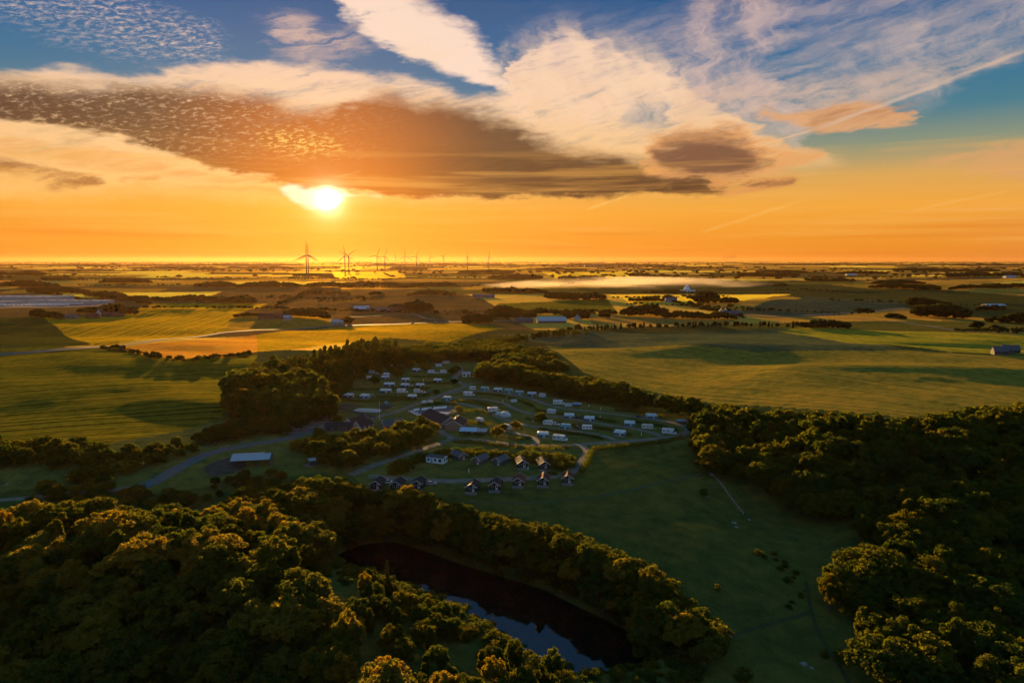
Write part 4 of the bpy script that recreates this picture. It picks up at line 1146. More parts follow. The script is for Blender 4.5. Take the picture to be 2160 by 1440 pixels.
wood('hedgerow', pts, ['broad_far'], 'low hedges dividing the fields of the plain', 'hedges')
pts = []
for _ in range(2600):
    r_ = 3000 * (12 ** rng.random()); a = math.radians(rng.uniform(-40, 40))
    x, y = r_ * math.sin(a), r_ * math.cos(a)
    if vnoise(x / 1500, y / 500, 40) > .56 or rng.random() < .05: pts.append((x, y, rng.uniform(8, 17), 1.0 + r_ / 5000))
wood('copse', pts, ['broad_far'], 'countless small copses speckling the plain up to the horizon', 'woods')


# ================================================================ built things
class MB:
    """collects solids into one mesh"""
    def __init__(s): s.bm = bmesh.new()

    def box(s, cx, cy, z0, lx, ly, h, bev=0.0, rz=0.0):
        g = bmesh.ops.create_cube(s.bm, size=1)['verts']
        c, k = math.cos(rz), math.sin(rz)
        for v in g:
            x, y, z = v.co.x * lx, v.co.y * ly, (v.co.z + .5) * h
            v.co = Vector((cx + x * c - y * k, cy + x * k + y * c, z0 + z))
        if bev:
            ed = list({e for v in g for e in v.link_edges})
            bmesh.ops.bevel(s.bm, geom=ed, offset=bev, segments=2, affect='EDGES')
        return s

    def prism(s, prof, a, b, axis='y'):
        """profile [(u, z)] swept from a to b along the axis; u is the other horizontal axis"""
        f = (lambda u, t, z: (u, t, z)) if axis == 'y' else (lambda u, t, z: (t, u, z))
        A = [s.bm.verts.new(f(u, a, z)) for u, z in prof]; B = [s.bm.verts.new(f(u, b, z)) for u, z in prof]
        n = len(prof)
        fs = [s.bm.faces.new(A), s.bm.faces.new(B[::-1])]
        for i in range(n): fs.append(s.bm.faces.new((A[i], B[i], B[(i + 1) % n], A[(i + 1) % n])))
        bmesh.ops.recalc_face_normals(s.bm, faces=fs)
        return s

    def cyl(s, p, q, r0, r1=None, n=10):
        r1 = r0 if r1 is None else r1
        p, q = Vector(p), Vector(q); z = (q - p).normalized(); x = z.orthogonal().normalized(); y = z.cross(x)
        A = [s.bm.verts.new(p + (x * math.cos(a) + y * math.sin(a)) * r0) for a in [i * 6.2832 / n for i in range(n)]]
        B = [s.bm.verts.new(q + (x * math.cos(a) + y * math.sin(a)) * r1) for a in [i * 6.2832 / n for i in range(n)]]
        fs = [s.bm.faces.new(A), s.bm.faces.new(B[::-1])] + [s.bm.faces.new((A[i], B[i], B[(i + 1) % n], A[(i + 1) % n])) for i in range(n)]
        bmesh.ops.recalc_face_normals(s.bm, faces=fs)
        return s

    def slab(s, pts, th):
        """thick sheet through 4 points"""
        P = [Vector(p) for p in pts]; n = (P[1] - P[0]).cross(P[2] - P[0]).normalized()
        if n.z < 0: n = -n
        A = [s.bm.verts.new(p) for p in P]; B = [s.bm.verts.new(p - n * th) for p in P]
        k = len(P)
        fs = [s.bm.faces.new(A), s.bm.faces.new(B[::-1])] + [s.bm.faces.new((A[i], B[i], B[(i + 1) % k], A[(i + 1) % k])) for i in range(k)]
        bmesh.ops.recalc_face_normals(s.bm, faces=fs)
        return s

    def data(s, name, mat, smooth_=False):
        me = bpy.data.meshes.new(name); s.bm.to_mesh(me); s.bm.free(); me.materials.append(mat)
        if smooth_:
            for p in me.polygons: p.use_smooth = True
        return me

    def part(s, name, mat, parent, smooth_=False, label=None):
        o = link(name, s.data(name, mat, smooth_), parent)
        if label: o['label'] = label
        return o


W_ = lambda *c: c
M_WHITE = mat_plain('white_lacquer', (.70, .70, .69), .35, .5, .06, 1)
M_CREAM = mat_plain('cream_lacquer', (.62, .58, .50), .4, .5, .08, 1)
M_AWN = mat_plain('grey_canvas', (.13, .135, .14), .8, .2, .25, 2)
M_AWNL = mat_plain('pale_canvas', (.52, .53, .53), .75, .2, .12, 2)
M_TEALC = mat_plain('sea_green_canvas', (.16, .30, .29), .8, .2, .15, 2)
M_BLUEC = mat_plain('blue_canvas', (.22, .36, .48), .7, .2, .12, 2)
M_GLASS = mat_plain('dark_glass', (.03, .035, .04), .08, .6, .1, 1)
M_TYRE = mat_plain('black_rubber', (.02, .02, .02), .8, .3, .2, 3)
M_GREY = mat_plain('grey_metal', (.35, .36, .38), .45, .5, .1, 1)
M_BLACKW = mat_plain('black_stained_boards', (.018, .017, .016), .65, .4, .3, 4)
M_GREYW = mat_plain('weathered_boards', (.09, .085, .08), .8, .3, .3, 4)
M_TRIM = mat_plain('white_painted_trim', (.55, .55, .55), .5, .4, .06, 2)
M_DECK = mat_plain('decking', (.20, .19, .17), .8, .3, .3, 3)


def mat_rows(name, c1, c2, scale, axis=2, rough=.85, spec=.08, bstr=.4, metal=0.0):
    """courses of tiles, boards or sheet ribs along one axis"""
    m, nt, out = new_mat(name)
    P = objco()
    sp = nt.nodes.new('ShaderNodeSeparateXYZ'); S.put(sp, 0, P)
    w = S.m('FRACT', S(sp.outputs[axis]) * scale)
    n = noise(P, 1.8, 4, .65)
    c = mixc(smooth(n, .3, .7), c1, c2)
    c = S.vm('SCALE', c, scale=smooth(w, 0, .25, .6, 1.0))
    principled(nt, out, c, rough, spec, metal, bump=w, bstr=bstr, bdist=.03)
    return m


M_ROOFR = mat_rows('red_brown_tiles', (.17, .055, .035), (.10, .04, .03), 2.5, 1)
M_ROOFD = mat_rows('dark_roofing', (.035, .032, .033), (.055, .045, .042), 2.5, 1)
M_ROOFG = mat_rows('grey_roofing', (.10, .095, .10), (.13, .125, .13), 2.5, 1)
M_SHEET = mat_rows('ribbed_steel_sheet', (.34, .36, .40), (.40, .43, .47), 3.0, 0, .35, .6)
M_SOLARB = mat_rows('pale_blue_sheet', (.40, .48, .58), (.48, .56, .66), 3.0, 0, .35, .6)
M_BRICK = mat_rows('pale_brick', (.34, .24, .17), (.28, .19, .135), 9, 2, .85)
M_REDBR = mat_rows('red_brick', (.26, .12, .08), (.20, .09, .06), 9, 2, .85)
M_LIME = mat_plain('whitewashed_wall', (.42, .40, .36), .8, .3, .08, .6)


def place(root, px, py, rz=0.0, z=None):
    x, y = ground(px, py)
    root.location = (x, y, (float(height(x, y)) if z is None else z)); root.rotation_euler = (0, 0, rz)
    return x, y


def copy_tree(o, parent=None):
    c = o.copy(); COL.objects.link(c)
    c.parent = parent
    for ch in o.children:
        copy_tree(ch, c)
    return c


def wheel(parent, x, y, r=.34, w=.2):
    MB().cyl((x, y - w / 2, r), (x, y + w / 2, r), r, n=14).part('wheel', M_TYRE, parent)


def loaf(L, H, z0, r=.45, slope=0.0):
    """side profile of a caravan body, x along, z up"""
    P = []
    for cx, cz, a0 in ((L / 2 - r, z0 + .15, -90), (L / 2 - r - slope, z0 + H - r, 0), (-L / 2 + r, z0 + H - r, 90), (-L / 2 + r * .6, z0 + .15, 180)):
        for k in range(5):
            a = math.radians(a0 + 22.5 * k); rr = r if cz > z0 + .5 else .15
            P.append((cx + math.cos(a) * rr + (0 if cz > z0 + .5 else 0), cz + math.sin(a) * rr))
    return P


def windows(parent, L, W, zs, xs, w=.9, h=.55, both=True):
    for s_ in ((-1, 1) if both else (-1,)):
        for x in xs:
            MB().box(x, s_ * (W / 2 + .01), zs, w, .05, h, .02).part('window', M_GLASS, parent)


def make_caravan(L=6.2, awn=None, mat=None, canvas=None):
    r = link('caravan', None)
    W, H, z0 = 2.3, 2.15, .45
    MB().prism(loaf(L, H, z0, .5, .35), -W / 2, W / 2).part('body', mat or M_WHITE, r)
    windows(r, L, W, 1.45, [-L * .3, 0, L * .28])
    MB().box(L * .15, W / 2 + .015, .6, .6, .05, 1.75, .02).part('door', M_CREAM, r)
    for s_ in (-1, 1): wheel(r, -.2, s_ * (W / 2 - .12))
    MB().cyl((L / 2 - .1, .35, .5), (L / 2 + 1.1, 0, .5), .05).cyl((L / 2 - .1, -.35, .5), (L / 2 + 1.1, 0, .5), .05).cyl((L / 2 + .9, 0, .05), (L / 2 + .9, 0, .7), .05).part('tow_bar', M_GREY, r)
    MB().box(.3, .3, z0 + H, .7, .6, .12, .03).part('roof_vent', M_GREY, r)
    if awn:
        D = 2.5
        y0 = -W / 2 - .02; AL = L * .92
        # roof of pale canvas sloping away from the van, grey walls with clear panels
        MB().slab([(-AL / 2, y0, 2.55), (AL / 2, y0, 2.55), (AL / 2 - .05, y0 - D, 2.02), (-AL / 2 + .05, y0 - D, 2.02)], .06).part('awning_roof', M_AWNL if awn != 'tealtop' else M_TEALC, r)
        a = MB(); a.prism([(y0 - .03, .02), (y0 - D + .12, .02), (y0 - D + .06, 1.93), (y0 - .03, 2.44)], -AL / 2 + .06, AL / 2 - .06, 'x')
        aw = a.part('awning', canvas or M_AWN, r)
        for k in range(4):
            MB().box(-AL * .36 + k * AL * .24, y0 - D + .07, .75, AL * .17, .06, .8).part('clear_panel', M_AWNL if k == 2 else M_GLASS, aw)
    return r


def make_motorhome(L=6.6):
    r = link('motorhome', None)
    W = 2.3
    P = [(-L / 2, .45), (-L / 2, 2.75), (-L / 2 + .2, 2.95), (L / 2 - .9, 2.98), (L / 2 - .35, 2.6), (L / 2 - .65, 2.05), (L / 2 + .1, 1.35), (L / 2 + .75, 1.15), (L / 2 + .85, .45)]
    MB().prism(P, -W / 2, W / 2).part('body', M_WHITE, r)
    windows(r, L, W, 1.6, [-L * .34, -.2])
    MB().slab([(L / 2 - .63, -.95, 2.07), (L / 2 - .63, .95, 2.07), (L / 2 + .12, .95, 1.40), (L / 2 + .12, -.95, 1.40)], -.03).part('windscreen', M_GLASS, r)
    for s_ in (-1, 1): MB().box(L / 2 - .55, s_ * (W / 2 + .012), 1.3, .75, .05, .55, .02).part('cab_window', M_GLASS, r)
    MB().box(L * .12, -W / 2 - .02, .6, .65, .05, 1.85, .02).part('door', M_CREAM, r)
    MB().box(0, -W / 2 - .012, 1.25, L * .9, .03, .12).part('stripe', M_BLUEC, r)
    for x in (-L * .28, L / 2 - .15):
        for s_ in (-1, 1): wheel(r, x, s_ * (W / 2 - .12), .38)
    MB().box(-.6, 0, 2.93, .8, .7, .14, .03).part('roof_vent', M_GREY, r)
    return r


def mat_paint(n, c): return mat_plain(n, c, .3, .5, .05, 1)


PAINTS = [mat_paint('white_car_paint', (.65, .65, .65)), mat_paint('dark_car_paint', (.04, .045, .055)), mat_paint('silver_car_paint', (.35, .36, .38)), mat_paint('red_car_paint', (.25, .03, .02))]


def make_car(paint):
    r = link('car', None)
    L, W = 4.4, 1.75
    low = [(-2.2, .35), (-2.22, .85), (-1.9, .98), (1.0, .98), (1.95, .82), (2.2, .65), (2.2, .35)]
    cab = [(-1.85, .98), (-1.35, 1.45), (.25, 1.48), (1.05, .98)]
    MB().prism(low, -W / 2, W / 2).part('body', paint, r)
    MB().prism(cab, -W / 2 + .12, W / 2 - .12).part('window_band', M_GLASS, r)
    MB().prism([(-1.4, 1.44), (-1.3, 1.5), (.2, 1.53), (.34, 1.46)], -W / 2 + .1, W / 2 - .1).part('roof', paint, r)
    for x in (-1.35, 1.35):
        for s_ in (-1, 1): wheel(r, x, s_ * (W / 2 - .1), .32)
    return r


def make_dome_tent(canvas, R=2.6):
    r = link('tent', None)
    bm = bmesh.new(); bmesh.ops.create_uvsphere(bm, u_segments=12, v_segments=8, radius=1)
    bmesh.ops.delete(bm, geom=[v for v in bm.verts if v.co.z < -.05], context='VERTS')
    for v in bm.verts: v.co = Vector((v.co.x * R, v.co.y * R * .75, max(0, v.co.z) * 2.1))
    me = bpy.data.meshes.new('canopy'); bm.to_mesh(me); bm.free(); me.materials.append(canvas)
    link('canopy', me, r)
    MB().prism([(-.7, .02), (.7, .02), (.45, 1.5), (-.45, 1.5)], -R * .75 - .12, -R * .52).part('entrance', M_AWNL, r)
    return r


def make_ridge_tent(canvas):
    r = link('tent', None)
    MB().prism([(-1.5, .02), (1.5, .02), (0, 1.9)], -2.2, 2.2, 'x').part('canopy', canvas, r)
    MB().slab([(-2.25, -1.55, 1.2), (2.25, -1.55, 1.2), (2.25, -2.9, 1.75), (-2.25, -2.9, 1.75)], .05).part('porch', canvas, r)
    for x in (-2.1, 2.1): MB().cyl((x, -2.8, 0), (x, -2.8, 1.75), .03).part('pole', M_GREY, r)
    return r


def make_canopy(canvas):
    r = link('party_tent', None)
    MB().prism([(-2.2, 2.1), (0, 2.75), (2.2, 2.1), (2.2, 2.02), (-2.2, 2.02)], -2.6, 2.6, 'x').part('roof', canvas, r)
    for x in (-2.4, 2.4):
        for y in (-2, 2): MB().cyl((x, y, 0), (x, y, 2.05), .05).part('leg', M_GREY, r)
    MB().box(0, 2.0, .1, 4.8, .05, 1.9).part('side_wall', M_AWN, r)
    return r


PRO = {'C': make_caravan(5.6), 'CL': make_caravan(6.4, None, M_CREAM), 'A': make_caravan(6.2, 'g'), 'AW': make_caravan(6.2, 'g', None, mat_plain('blue_grey_canvas', (.20, .25, .30), .8, .2, .2, 2)), 'AB': make_caravan(7.8, 'g'),
       'AT': make_caravan(5.8, 'tealtop', None, M_TEALC), 'M': make_motorhome(), 'D': make_dome_tent(M_AWNL), 'R': make_ridge_tent(M_AWNL), 'P': make_canopy(M_BLUEC), 'S': make_caravan(4.6),
       'K0': make_car(PAINTS[0]), 'K1': make_car(PAINTS[1]), 'K2': make_car(PAINTS[2]), 'K3x': None}
_used = set()


def put(kind, px, py, deg, label, cat, group, scale=1.0):
    p = PRO[kind]
    o = p if kind not in _used else copy_tree(p)
    _used.add(kind)
    place(o, px, py, math.radians(deg)); o.scale = (scale,) * 3
    tag(o, label, cat, group)
    return o


c5 = lambda x, y: (660 + x / 4.8, 730 + y / 4.8)
c6 = lambda x, y: (960 + x / 4, 780 + y / 4)
GC, GM, GT, GK = 'caravans on the campsite pitches', 'motorhomes on the campsite', 'tents and canopies on the campsite', 'cars parked on the campsite'
PITCH_LIST = [
    ('CL', c5(405, 284), 10, 'low cream caravan farthest upper left in the sun glow', 0), ('R', c5(490, 303), 5, 'flat pale tent below the farthest upper-left caravan', 0),
    ('S', c5(598, 277), -20, 'white caravan, upper of the touching pair near the dim trees', 0), ('S', c5(668, 287), -25, 'white caravan, lower of the touching pair near the dim trees', 0),
    ('R', c5(570, 322), 10, 'tiny glowing tent beside the dark tree, upper left', 0), ('A', c5(755, 304), 5, 'caravan with awning just left of the dark tree, topmost of three', 0),
    ('A', c5(737, 333), 0, 'flat-roofed awning caravan just left of the dark tree, middle of three', 0), ('C', c5(828, 224), -30, 'lone white caravan behind the dark tree crown', 0),
    ('A', c5(1052, 258), 0, 'dim awning caravan under the orange tinted tree', 0), ('C', c5(1200, 275), 0, 'boxy white caravan, left of two under the highest caravans', 0),
    ('C', c5(1325, 275), 0, 'boxy white caravan, right of two under the highest caravans', 0), ('C', c5(1277, 210), 12, 'caravan second from the top of the camp, right of the yellow-green tree', 0),
    ('CL', c5(1350, 180), 22, 'highest caravan of the camp, slanted, right of the yellow-green tree', 0), ('A', c5(202, 364), 0, 'caravan standing farthest left beside the sunlit plantation tree', 0),
    ('S', c5(175, 418), -20, 'small rounded caravan half behind the sunlit plantation tree', 0), ('AB', c5(775, 405), 0, 'extra long awning caravan, upper of two', 0),
    ('A', c5(940, 358), 0, 'awning caravan with white roof above the middle hedge, centre row', 0), ('A', c5(1267, 364), -5, 'awning caravan alone at the right end of the upper centre row', 0),
    ('A', c5(935, 413), 0, 'awning caravan, left of two in the row above the campervan', 0), ('A', c5(1088, 413), 0, 'awning caravan, right of two in the row above the campervan', 0),
    ('AB', c5(740, 470), 0, 'extra long awning caravan, lower of two', 0), ('M', c5(900, 473), 0, 'blue-white motorhome parked right of the long awning caravan', 1),
    ('S', c5(1055, 471), 0, 'small caravan with dark front between motorhome and small tree', 0), ('A', c5(370, 518), -8, 'grey awning caravan, left of two on the lowest left lawn', 0),
    ('AW', c5(533, 524), -15, 'striped pale awning caravan, right of two on the lowest left lawn', 0), ('A', c5(1010, 528), 0, 'low wide awning caravan above the fork of the lanes', 0),
    ('AT', c5(1360, 548), -10, 'greenish awning caravan where the inner path meets the main lane', 0), ('M', c5(1575, 503), 0, 'white motorhome under the tree belt at the top of the loop', 1),
    ('S', c5(1618, 443), -10, 'small white caravan, first of the row along the dark tree belt', 0), ('AT', c5(1742, 449), -10, 'rounded blue-grey awning caravan, second along the dark tree belt', 0),
    ('A', c5(1878, 459), -12, 'grey awning caravan, third along the dark tree belt', 0), ('AT', c5(1985, 469), -8, 'sea-green awning caravan, fourth along the dark tree belt', 0),
    ('AT', c5(2092, 489), -8, 'sea-green awning caravan, fifth along the dark tree belt', 0), ('M', c5(1825, 665), 15, 'white motorhome standing against the big dome tent', 1),
    ('S', c5(1690, 770), -50, 'lone small white caravan on the lawn behind the reception', 0), ('C', c5(1968, 838), -40, 'white caravan half hidden by the golden bush', 0),
    ('A', c6(650, 219), -10, 'white awning caravan, sixth along the dark tree belt', 0), ('S', c6(738, 230), -35, 'small rounded caravan last along the dark tree belt', 0),
    ('M', c6(870, 292), -5, 'motorhome beside the light blue canopy below the tree belt', 1), ('C', c6(815, 368), -30, 'white caravan left of the long awning pair, slanted to the path', 0),
    ('AW', c6(965, 404), -8, 'pale awning caravan, left of the pair on the upper right row', 0), ('AW', c6(1135, 429), -12, 'pale awning caravan, right of the pair on the upper right row', 0),
    ('C', c6(785, 464), -15, 'white caravan with dark car in front, middle row left end', 0), ('AT', c6(935, 494), -20, 'greenish awning caravan, second in the middle right row', 0),
    ('C', c6(1115, 504), -12, 'plain white caravan, third in the middle right row', 0), ('AW', c6(1655, 406), 0, 'blue-tinted awning caravan close to the trees at far right', 0),
    ('AW', c6(1475, 469), -12, 'awning caravan on the right-hand pitches, left of the bare white one', 0), ('CL', c6(1625, 498), -15, 'long bare white caravan on the right-hand pitches', 0),
    ('M', c6(1800, 540), -20, 'motorhome with pale awning at the tip of the loop', 1), ('AW', c6(1395, 549), -25, 'awning caravan inside the right loop above the pointed junction', 0),
    ('AW', c6(745, 562), -8, 'white awning caravan just above the front path', 0), ('M', c6(880, 596), -20, 'white motorhome nearest the front path', 1)]
for kd, (px, py), dg, lb, g in PITCH_LIST:
    put(kd, px, py, dg, lb, ('caravan', 'motorhome')[g] if kd not in 'R' else 'tent', (GC, GM)[g] if kd != 'R' else GT)
for kd, (px, py), dg, lb, s_ in (
        ('D', c5(1950, 706), -20, 'large pale grey dome tent by the motorhome on the inner pitch', 1.35), ('D', c5(1885, 690), 0, 'smaller white tent joining the motorhome and the big dome tent', .9),
        ('R', c6(495, 268), 20, 'small grey tent beside a shrub below the tree belt', .9), ('P', c6(1030, 312), -5, 'light blue party canopy right of the motorhome', 1.0), ('R', c6(955, 305), 0, 'flat blue tent on the left side of the party canopy', 1.0),
        ('P', c6(1905, 452), 0, 'blue canopy at the far right edge of the camp', .9)):
    put(kd, px, py, dg, lb, 'tent', GT, s_)
for kd, (px, py), dg, lb in (
        ('K1', c6(1047, 408), -20, 'dark car between the two pale awning caravans'), ('K0', c6(850, 465), -15, 'light car in front of the white caravan in the middle row'), ('K1', c6(1035, 495), -60, 'dark car between the greenish and the plain caravan'),
        ('K1', c6(1960, 458), -60, 'dark car beside the far right canopy'), ('K1', c6(1555, 398), -10, 'dark car left of the caravan close to the far trees'), ('K0', c5(1250, 276), 0, 'pale car between the two boxy caravans'),
        ('K1', c5(1180, 470), -80, 'dark car beside the small tree in the centre row'), ('K0', c5(1110, 474), 0, 'pale car right of the small dark-fronted caravan'), ('K2', c5(985, 405), 0, 'silver car right of the awning caravan in the centre'),
        ('K0', c5(605, 515), -20, 'white car next to the striped awning caravan'), ('K0', (818, 1019), 10, 'white car between the leftmost two cabins'), ('K2', (910, 1022), 10, 'pale car right of the third cabin'),
        ('K0', (622, 906), -20, 'white car at the mouth of the gravel yard'), ('K2', (608, 914), 20, 'silver car below the gravel yard'), ('K0', (870, 682), 4, 'white car driving on the country road, left of two'), ('K0', (919, 680), 4, 'white car driving on the country road, right of two'),
        ('K2', (1828, 657), 8, 'car on the grey road by the dark hill field')):
    put(kd, px, py, dg, lb, 'car', 'cars on the country road' if 'road' in lb and 'country' in lb else GK)
put('K2', 693, 885, 0, 'silver car in the gravel yard', 'car', GK)


# ---- cabins
def make_cabin(wall, roof, deck=True, L=6.2, W=4.4, grey=False):
    r = link('cabin', None)
    h, rh, ov = 2.25, 1.35, .45
    MB().prism([(-W / 2, 0), (W / 2, 0), (W / 2, h), (0, h + rh), (-W / 2, h)], -L / 2, L / 2).part('wall', wall, r)
    rf = MB()
    e = .12
    for s_ in (-1, 1):
        x1 = s_ * (W / 2 + ov); z1 = h - ov * rh / (W / 2) + e
        rf.slab([(0, -L / 2 - .9, h + rh + e), (0, L / 2 + .35, h + rh + e), (x1, L / 2 + .35, z1), (x1, -L / 2 - .9, z1)], .10)
    ro = rf.part('roof', roof, r)
    for y in (-L / 2 - .93, L / 2 + .38):
        tb = MB()
        for s_ in (-1, 1):
            x1 = s_ * (W / 2 + ov + .04); z1 = h - (ov + .04) * rh / (W / 2) + e
            tb.slab([(0, y - .04, h + rh + e + .06), (0, y + .04, h + rh + e + .06), (x1, y + .04, z1 + .06), (x1, y - .04, z1 + .06)], .26)
        tb.part('bargeboard', M_TRIM, ro)
    d = MB().box(.75, -L / 2 - .04, .15, .95, .08, 2.0).part('door', M_TRIM, r)
    MB().box(.75, -L / 2 - .09, 1.0, .5, .03, .95).part('pane', M_GLASS, d)
    w = MB().box(-.95, -L / 2 - .03, .95, 1.1, .06, .9).part('window', M_TRIM, r)
    MB().box(-.95, -L / 2 - .07, 1.02, .95, .03, .76).part('pane', M_GLASS, w)
    if deck:
        MB().box(0, -L / 2 - 1.1, -.5, W + .2, 2.1, .6).part('deck', M_DECK, r)
        rl = MB().box(0, -L / 2 - 2.1, .8, W + .2, .06, .08)
        for x in (-2.1, -1.05, 0, 1.05, 2.1): rl.box(x, -L / 2 - 2.1, .1, .07, .07, .74)
        rl.part('railing', M_GREYW, r)
    return r


cab_a, cab_b, cab_c = make_cabin(M_BLACKW, M_ROOFD), make_cabin(M_BLACKW, M_ROOFR), make_cabin(M_GREYW, M_ROOFG, False)
seen = set()
M_ROOFG2 = M_ROOFG
for proto, (px, py), dg, lb in (
        (cab_a, c6(150, 1008), -8, 'black cabin with dark roof and white door, leftmost of the five front cabins'), (cab_a, c6(345, 993), -8, 'black cabin with dark roof, second of the five front cabins'),
        (cab_b, c6(540, 958), -8, 'cabin with red-brown roof, third of the five front cabins'), (cab_b, c6(745, 952), -6, 'cabin with red-brown roof, fourth of the five front cabins'),
        (cab_b, c6(950, 934), -6, 'cabin with red-brown roof at the bend of the path, last of the five front cabins'),
        (cab_a, c6(560, 808), 8, 'black cabin with white door in the back row, left of two'), (cab_a, c6(740, 818), 8, 'black cabin with white door in the back row, nearest the path bend'),
        (cab_c, c6(385, 790), -32, 'grey cabin with grey roof in the back row, right of three grey ones'), (cab_c, c6(215, 782), -32, 'grey cabin with grey roof in the back row, middle of three grey ones'),
        (cab_c, c6(30, 748), 38, 'grey cabin turned the other way beside the white mobile home'),
        (cab_a, (798, 1026), -8, 'black cabin farthest left, half behind tree crowns'), (cab_a, (840, 1027), -8, 'black cabin behind the orange treetops, middle of the left three'), (cab_a, (884, 1025), -8, 'black cabin behind the orange treetops, right of the left three')):
    o = proto if id(proto) not in seen else copy_tree(proto)
    seen.add(id(proto))
    place(o, px, py, math.radians(dg)); tag(o, lb, 'cabin', 'holiday cabins around the lawn')

# white mobile home
r = link('mobile_home', None)
MB().prism([(-2.2, .4), (2.2, .4), (2.2, 3.0), (0, 3.6), (-2.2, 3.0)], -4.2, 4.2, 'x').part('wall', M_WHITE, r)
MB().slab([(-4.35, -2.35, 3.04), (4.35, -2.35, 3.04), (4.35, 0, 3.72), (-4.35, 0, 3.72)], .08).slab([(-4.35, 2.35, 3.04), (4.35, 2.35, 3.04), (4.35, .002, 3.72), (-4.35, .002, 3.72)], .08).part('roof', M_GREYW, r)
for x, w, z0, h in ((-3.0, .9, 1.4, 1.1), (.3, 1.0, 1.4, 1.1), (2.6, 1.3, 1.2, 1.3)):
    MB().box(x, -2.22, z0, w, .06, h).part('window', M_GLASS, r)
MB().box(-1.5, -2.22, .5, .95, .06, 2.1).part('door', M_BLUEC, r)
for y in (-1.1, 1.1): MB().box(4.22, y, 1.4, .06, 1.0, 1.1).part('window', M_GLASS, r)
place(r, *c5(1255, 1180), math.radians(-20)); tag(r, 'white mobile home with dark windows left of the back row cabins', 'mobile home')


# ---- larger houses, halls and farms
def house(px, py, L, W, h, rh, deg, label, wall=None, roof=None, name='house', cat='house', nwin=4, both=True, chimney=False, trim=False, group=None, off=0.0, z=None, door=True):
    r = link(name, None)
    wall = wall or M_LIME; roof = roof or M_ROOFR
    MB().prism([(-W / 2, -.8), (W / 2, -.8), (W / 2, h), (0, h + rh), (-W / 2, h)], -L / 2, L / 2, 'x').part('wall', wall, r)
    ov = .45; e = .14
    ro = MB()
    for s_ in (-1, 1):
        y1 = s_ * (W / 2 + ov); z1 = h - ov * rh / (W / 2) + e
        ro.slab([(-L / 2 - .35, 0, h + rh + e), (L / 2 + .35, 0, h + rh + e), (L / 2 + .35, y1, z1), (-L / 2 - .35, y1, z1)], .12)
    rp = ro.part('roof', roof, r)
    if chimney: MB().box(L * .2, .3, h + rh * .6, .8, .8, rh * .4 + 1.1).part('chimney', wall, rp)
    if trim:
        for x in (-L / 2 - .38, L / 2 + .38):
            t = MB()
            for s_ in (-1, 1):
                y1 = s_ * (W / 2 + ov); z1 = h - ov * rh / (W / 2) + e
                t.slab([(x - .05, 0, h + rh + e + .05), (x + .05, 0, h + rh + e + .05), (x + .05, y1, z1 + .05), (x - .05, y1, z1 + .05)], .34)
            t.part('bargeboard', M_TRIM, rp)
    for s_ in ((-1, 1) if both else (-1,)):
        for k in range(nwin):
            x = -L / 2 + L * (k + .5) / nwin
            if k == nwin // 2 and s_ == -1 and door: continue
            MB().box(x, s_ * (W / 2 + .01), h * .38, min(1.4, L / nwin * .5), .08, h * .4).part('window', M_GLASS, r)
    if door: MB().box(-L / 2 + L * (nwin // 2 + .5) / nwin, -W / 2 - .02, 0, 1.2, .08, min(2.2, h * .9)).part('door', M_GREYW, r)
    place(r, px, py, math.radians(deg), z); tag(r, label, cat, group)
    return r


# reception: two wings under one dark roof, white bargeboards
r = house(928, 893, 26, 11, 3.2, 3.0, -58, 'long brick reception building with dark roof and white-edged gable', M_BRICK, M_ROOFD, 'reception_building', 'building', 7, True, False, True)
r = house(963, 902, 12, 9, 3.0, 2.4, 80, 'brick wing of the reception with white-edged gable facing the pavilion', M_BRICK, M_ROOFD, 'reception_wing', 'building', 4, True, True, True)
# open pavilion with pale sheet roof
r = link('pavilion', None)
rf = MB().slab([(-7, -4.2, 2.7), (2.2, -4.2, 2.7), (2.2, 0, 3.9), (-7, 0, 3.9)], .1).slab([(-7, 4.2, 2.7), (2.2, 4.2, 2.7), (2.2, .003, 3.9), (-7, .003, 3.9)], .1)
rf.part('roof', M_SOLARB, r)
MB().slab([(2.25, -3.6, 2.6), (7.4, -3.6, 2.6), (7.4, 0, 3.5), (2.25, 0, 3.5)], .1).slab([(2.25, 3.6, 2.6), (7.4, 3.6, 2.6), (7.4, .003, 3.5), (2.25, .003, 3.5)], .1).part('side_roof', mat_rows('rose_sheet', (.50, .40, .38), (.44, .34, .32), 3, 0, .5), r)
for x in (-6.7, -2.2, 2.0, 7.1):
    for y in (-3.8 if x < 3 else -3.3, 3.8 if x < 3 else 3.3): MB().cyl((x, y, 0), (x, y, 2.65), .1).part('post', M_GREYW, r)
MB().box(0, 3.7, .1, 13.5, .12, 2.4).part('back_wall', M_GREYW, r)
place(r, *c5(1630, 895), math.radians(-8)); tag(r, 'open pavilion with pale blue sheet roof beside the reception wing', 'pavilion')
for i, (x, y) in enumerate(((1010, 914), (1003, 913), (1018, 916), (996, 915))):
    t = link('picnic_table', None)
    MB().box(0, 0, .70, 1.8, .75, .06).part('tabletop', M_CREAM, t)
    for s_ in (-1, 1):
        MB().box(0, s_ * .7, .42, 1.8, .28, .05).part('bench', M_DECK, t); MB().box(s_ * .65, 0, .02, .1, 1.4, .38).part('leg', M_DECK, t)
    place(t, x, y, .4 * i); tag(t, ('picnic table right in front of the pavilion, left of the others', 'picnic table by the wing corner', 'picnic table under the right end of the pavilion', 'picnic table nearest the brick wing')[i], 'table', 'picnic tables at the pavilion')

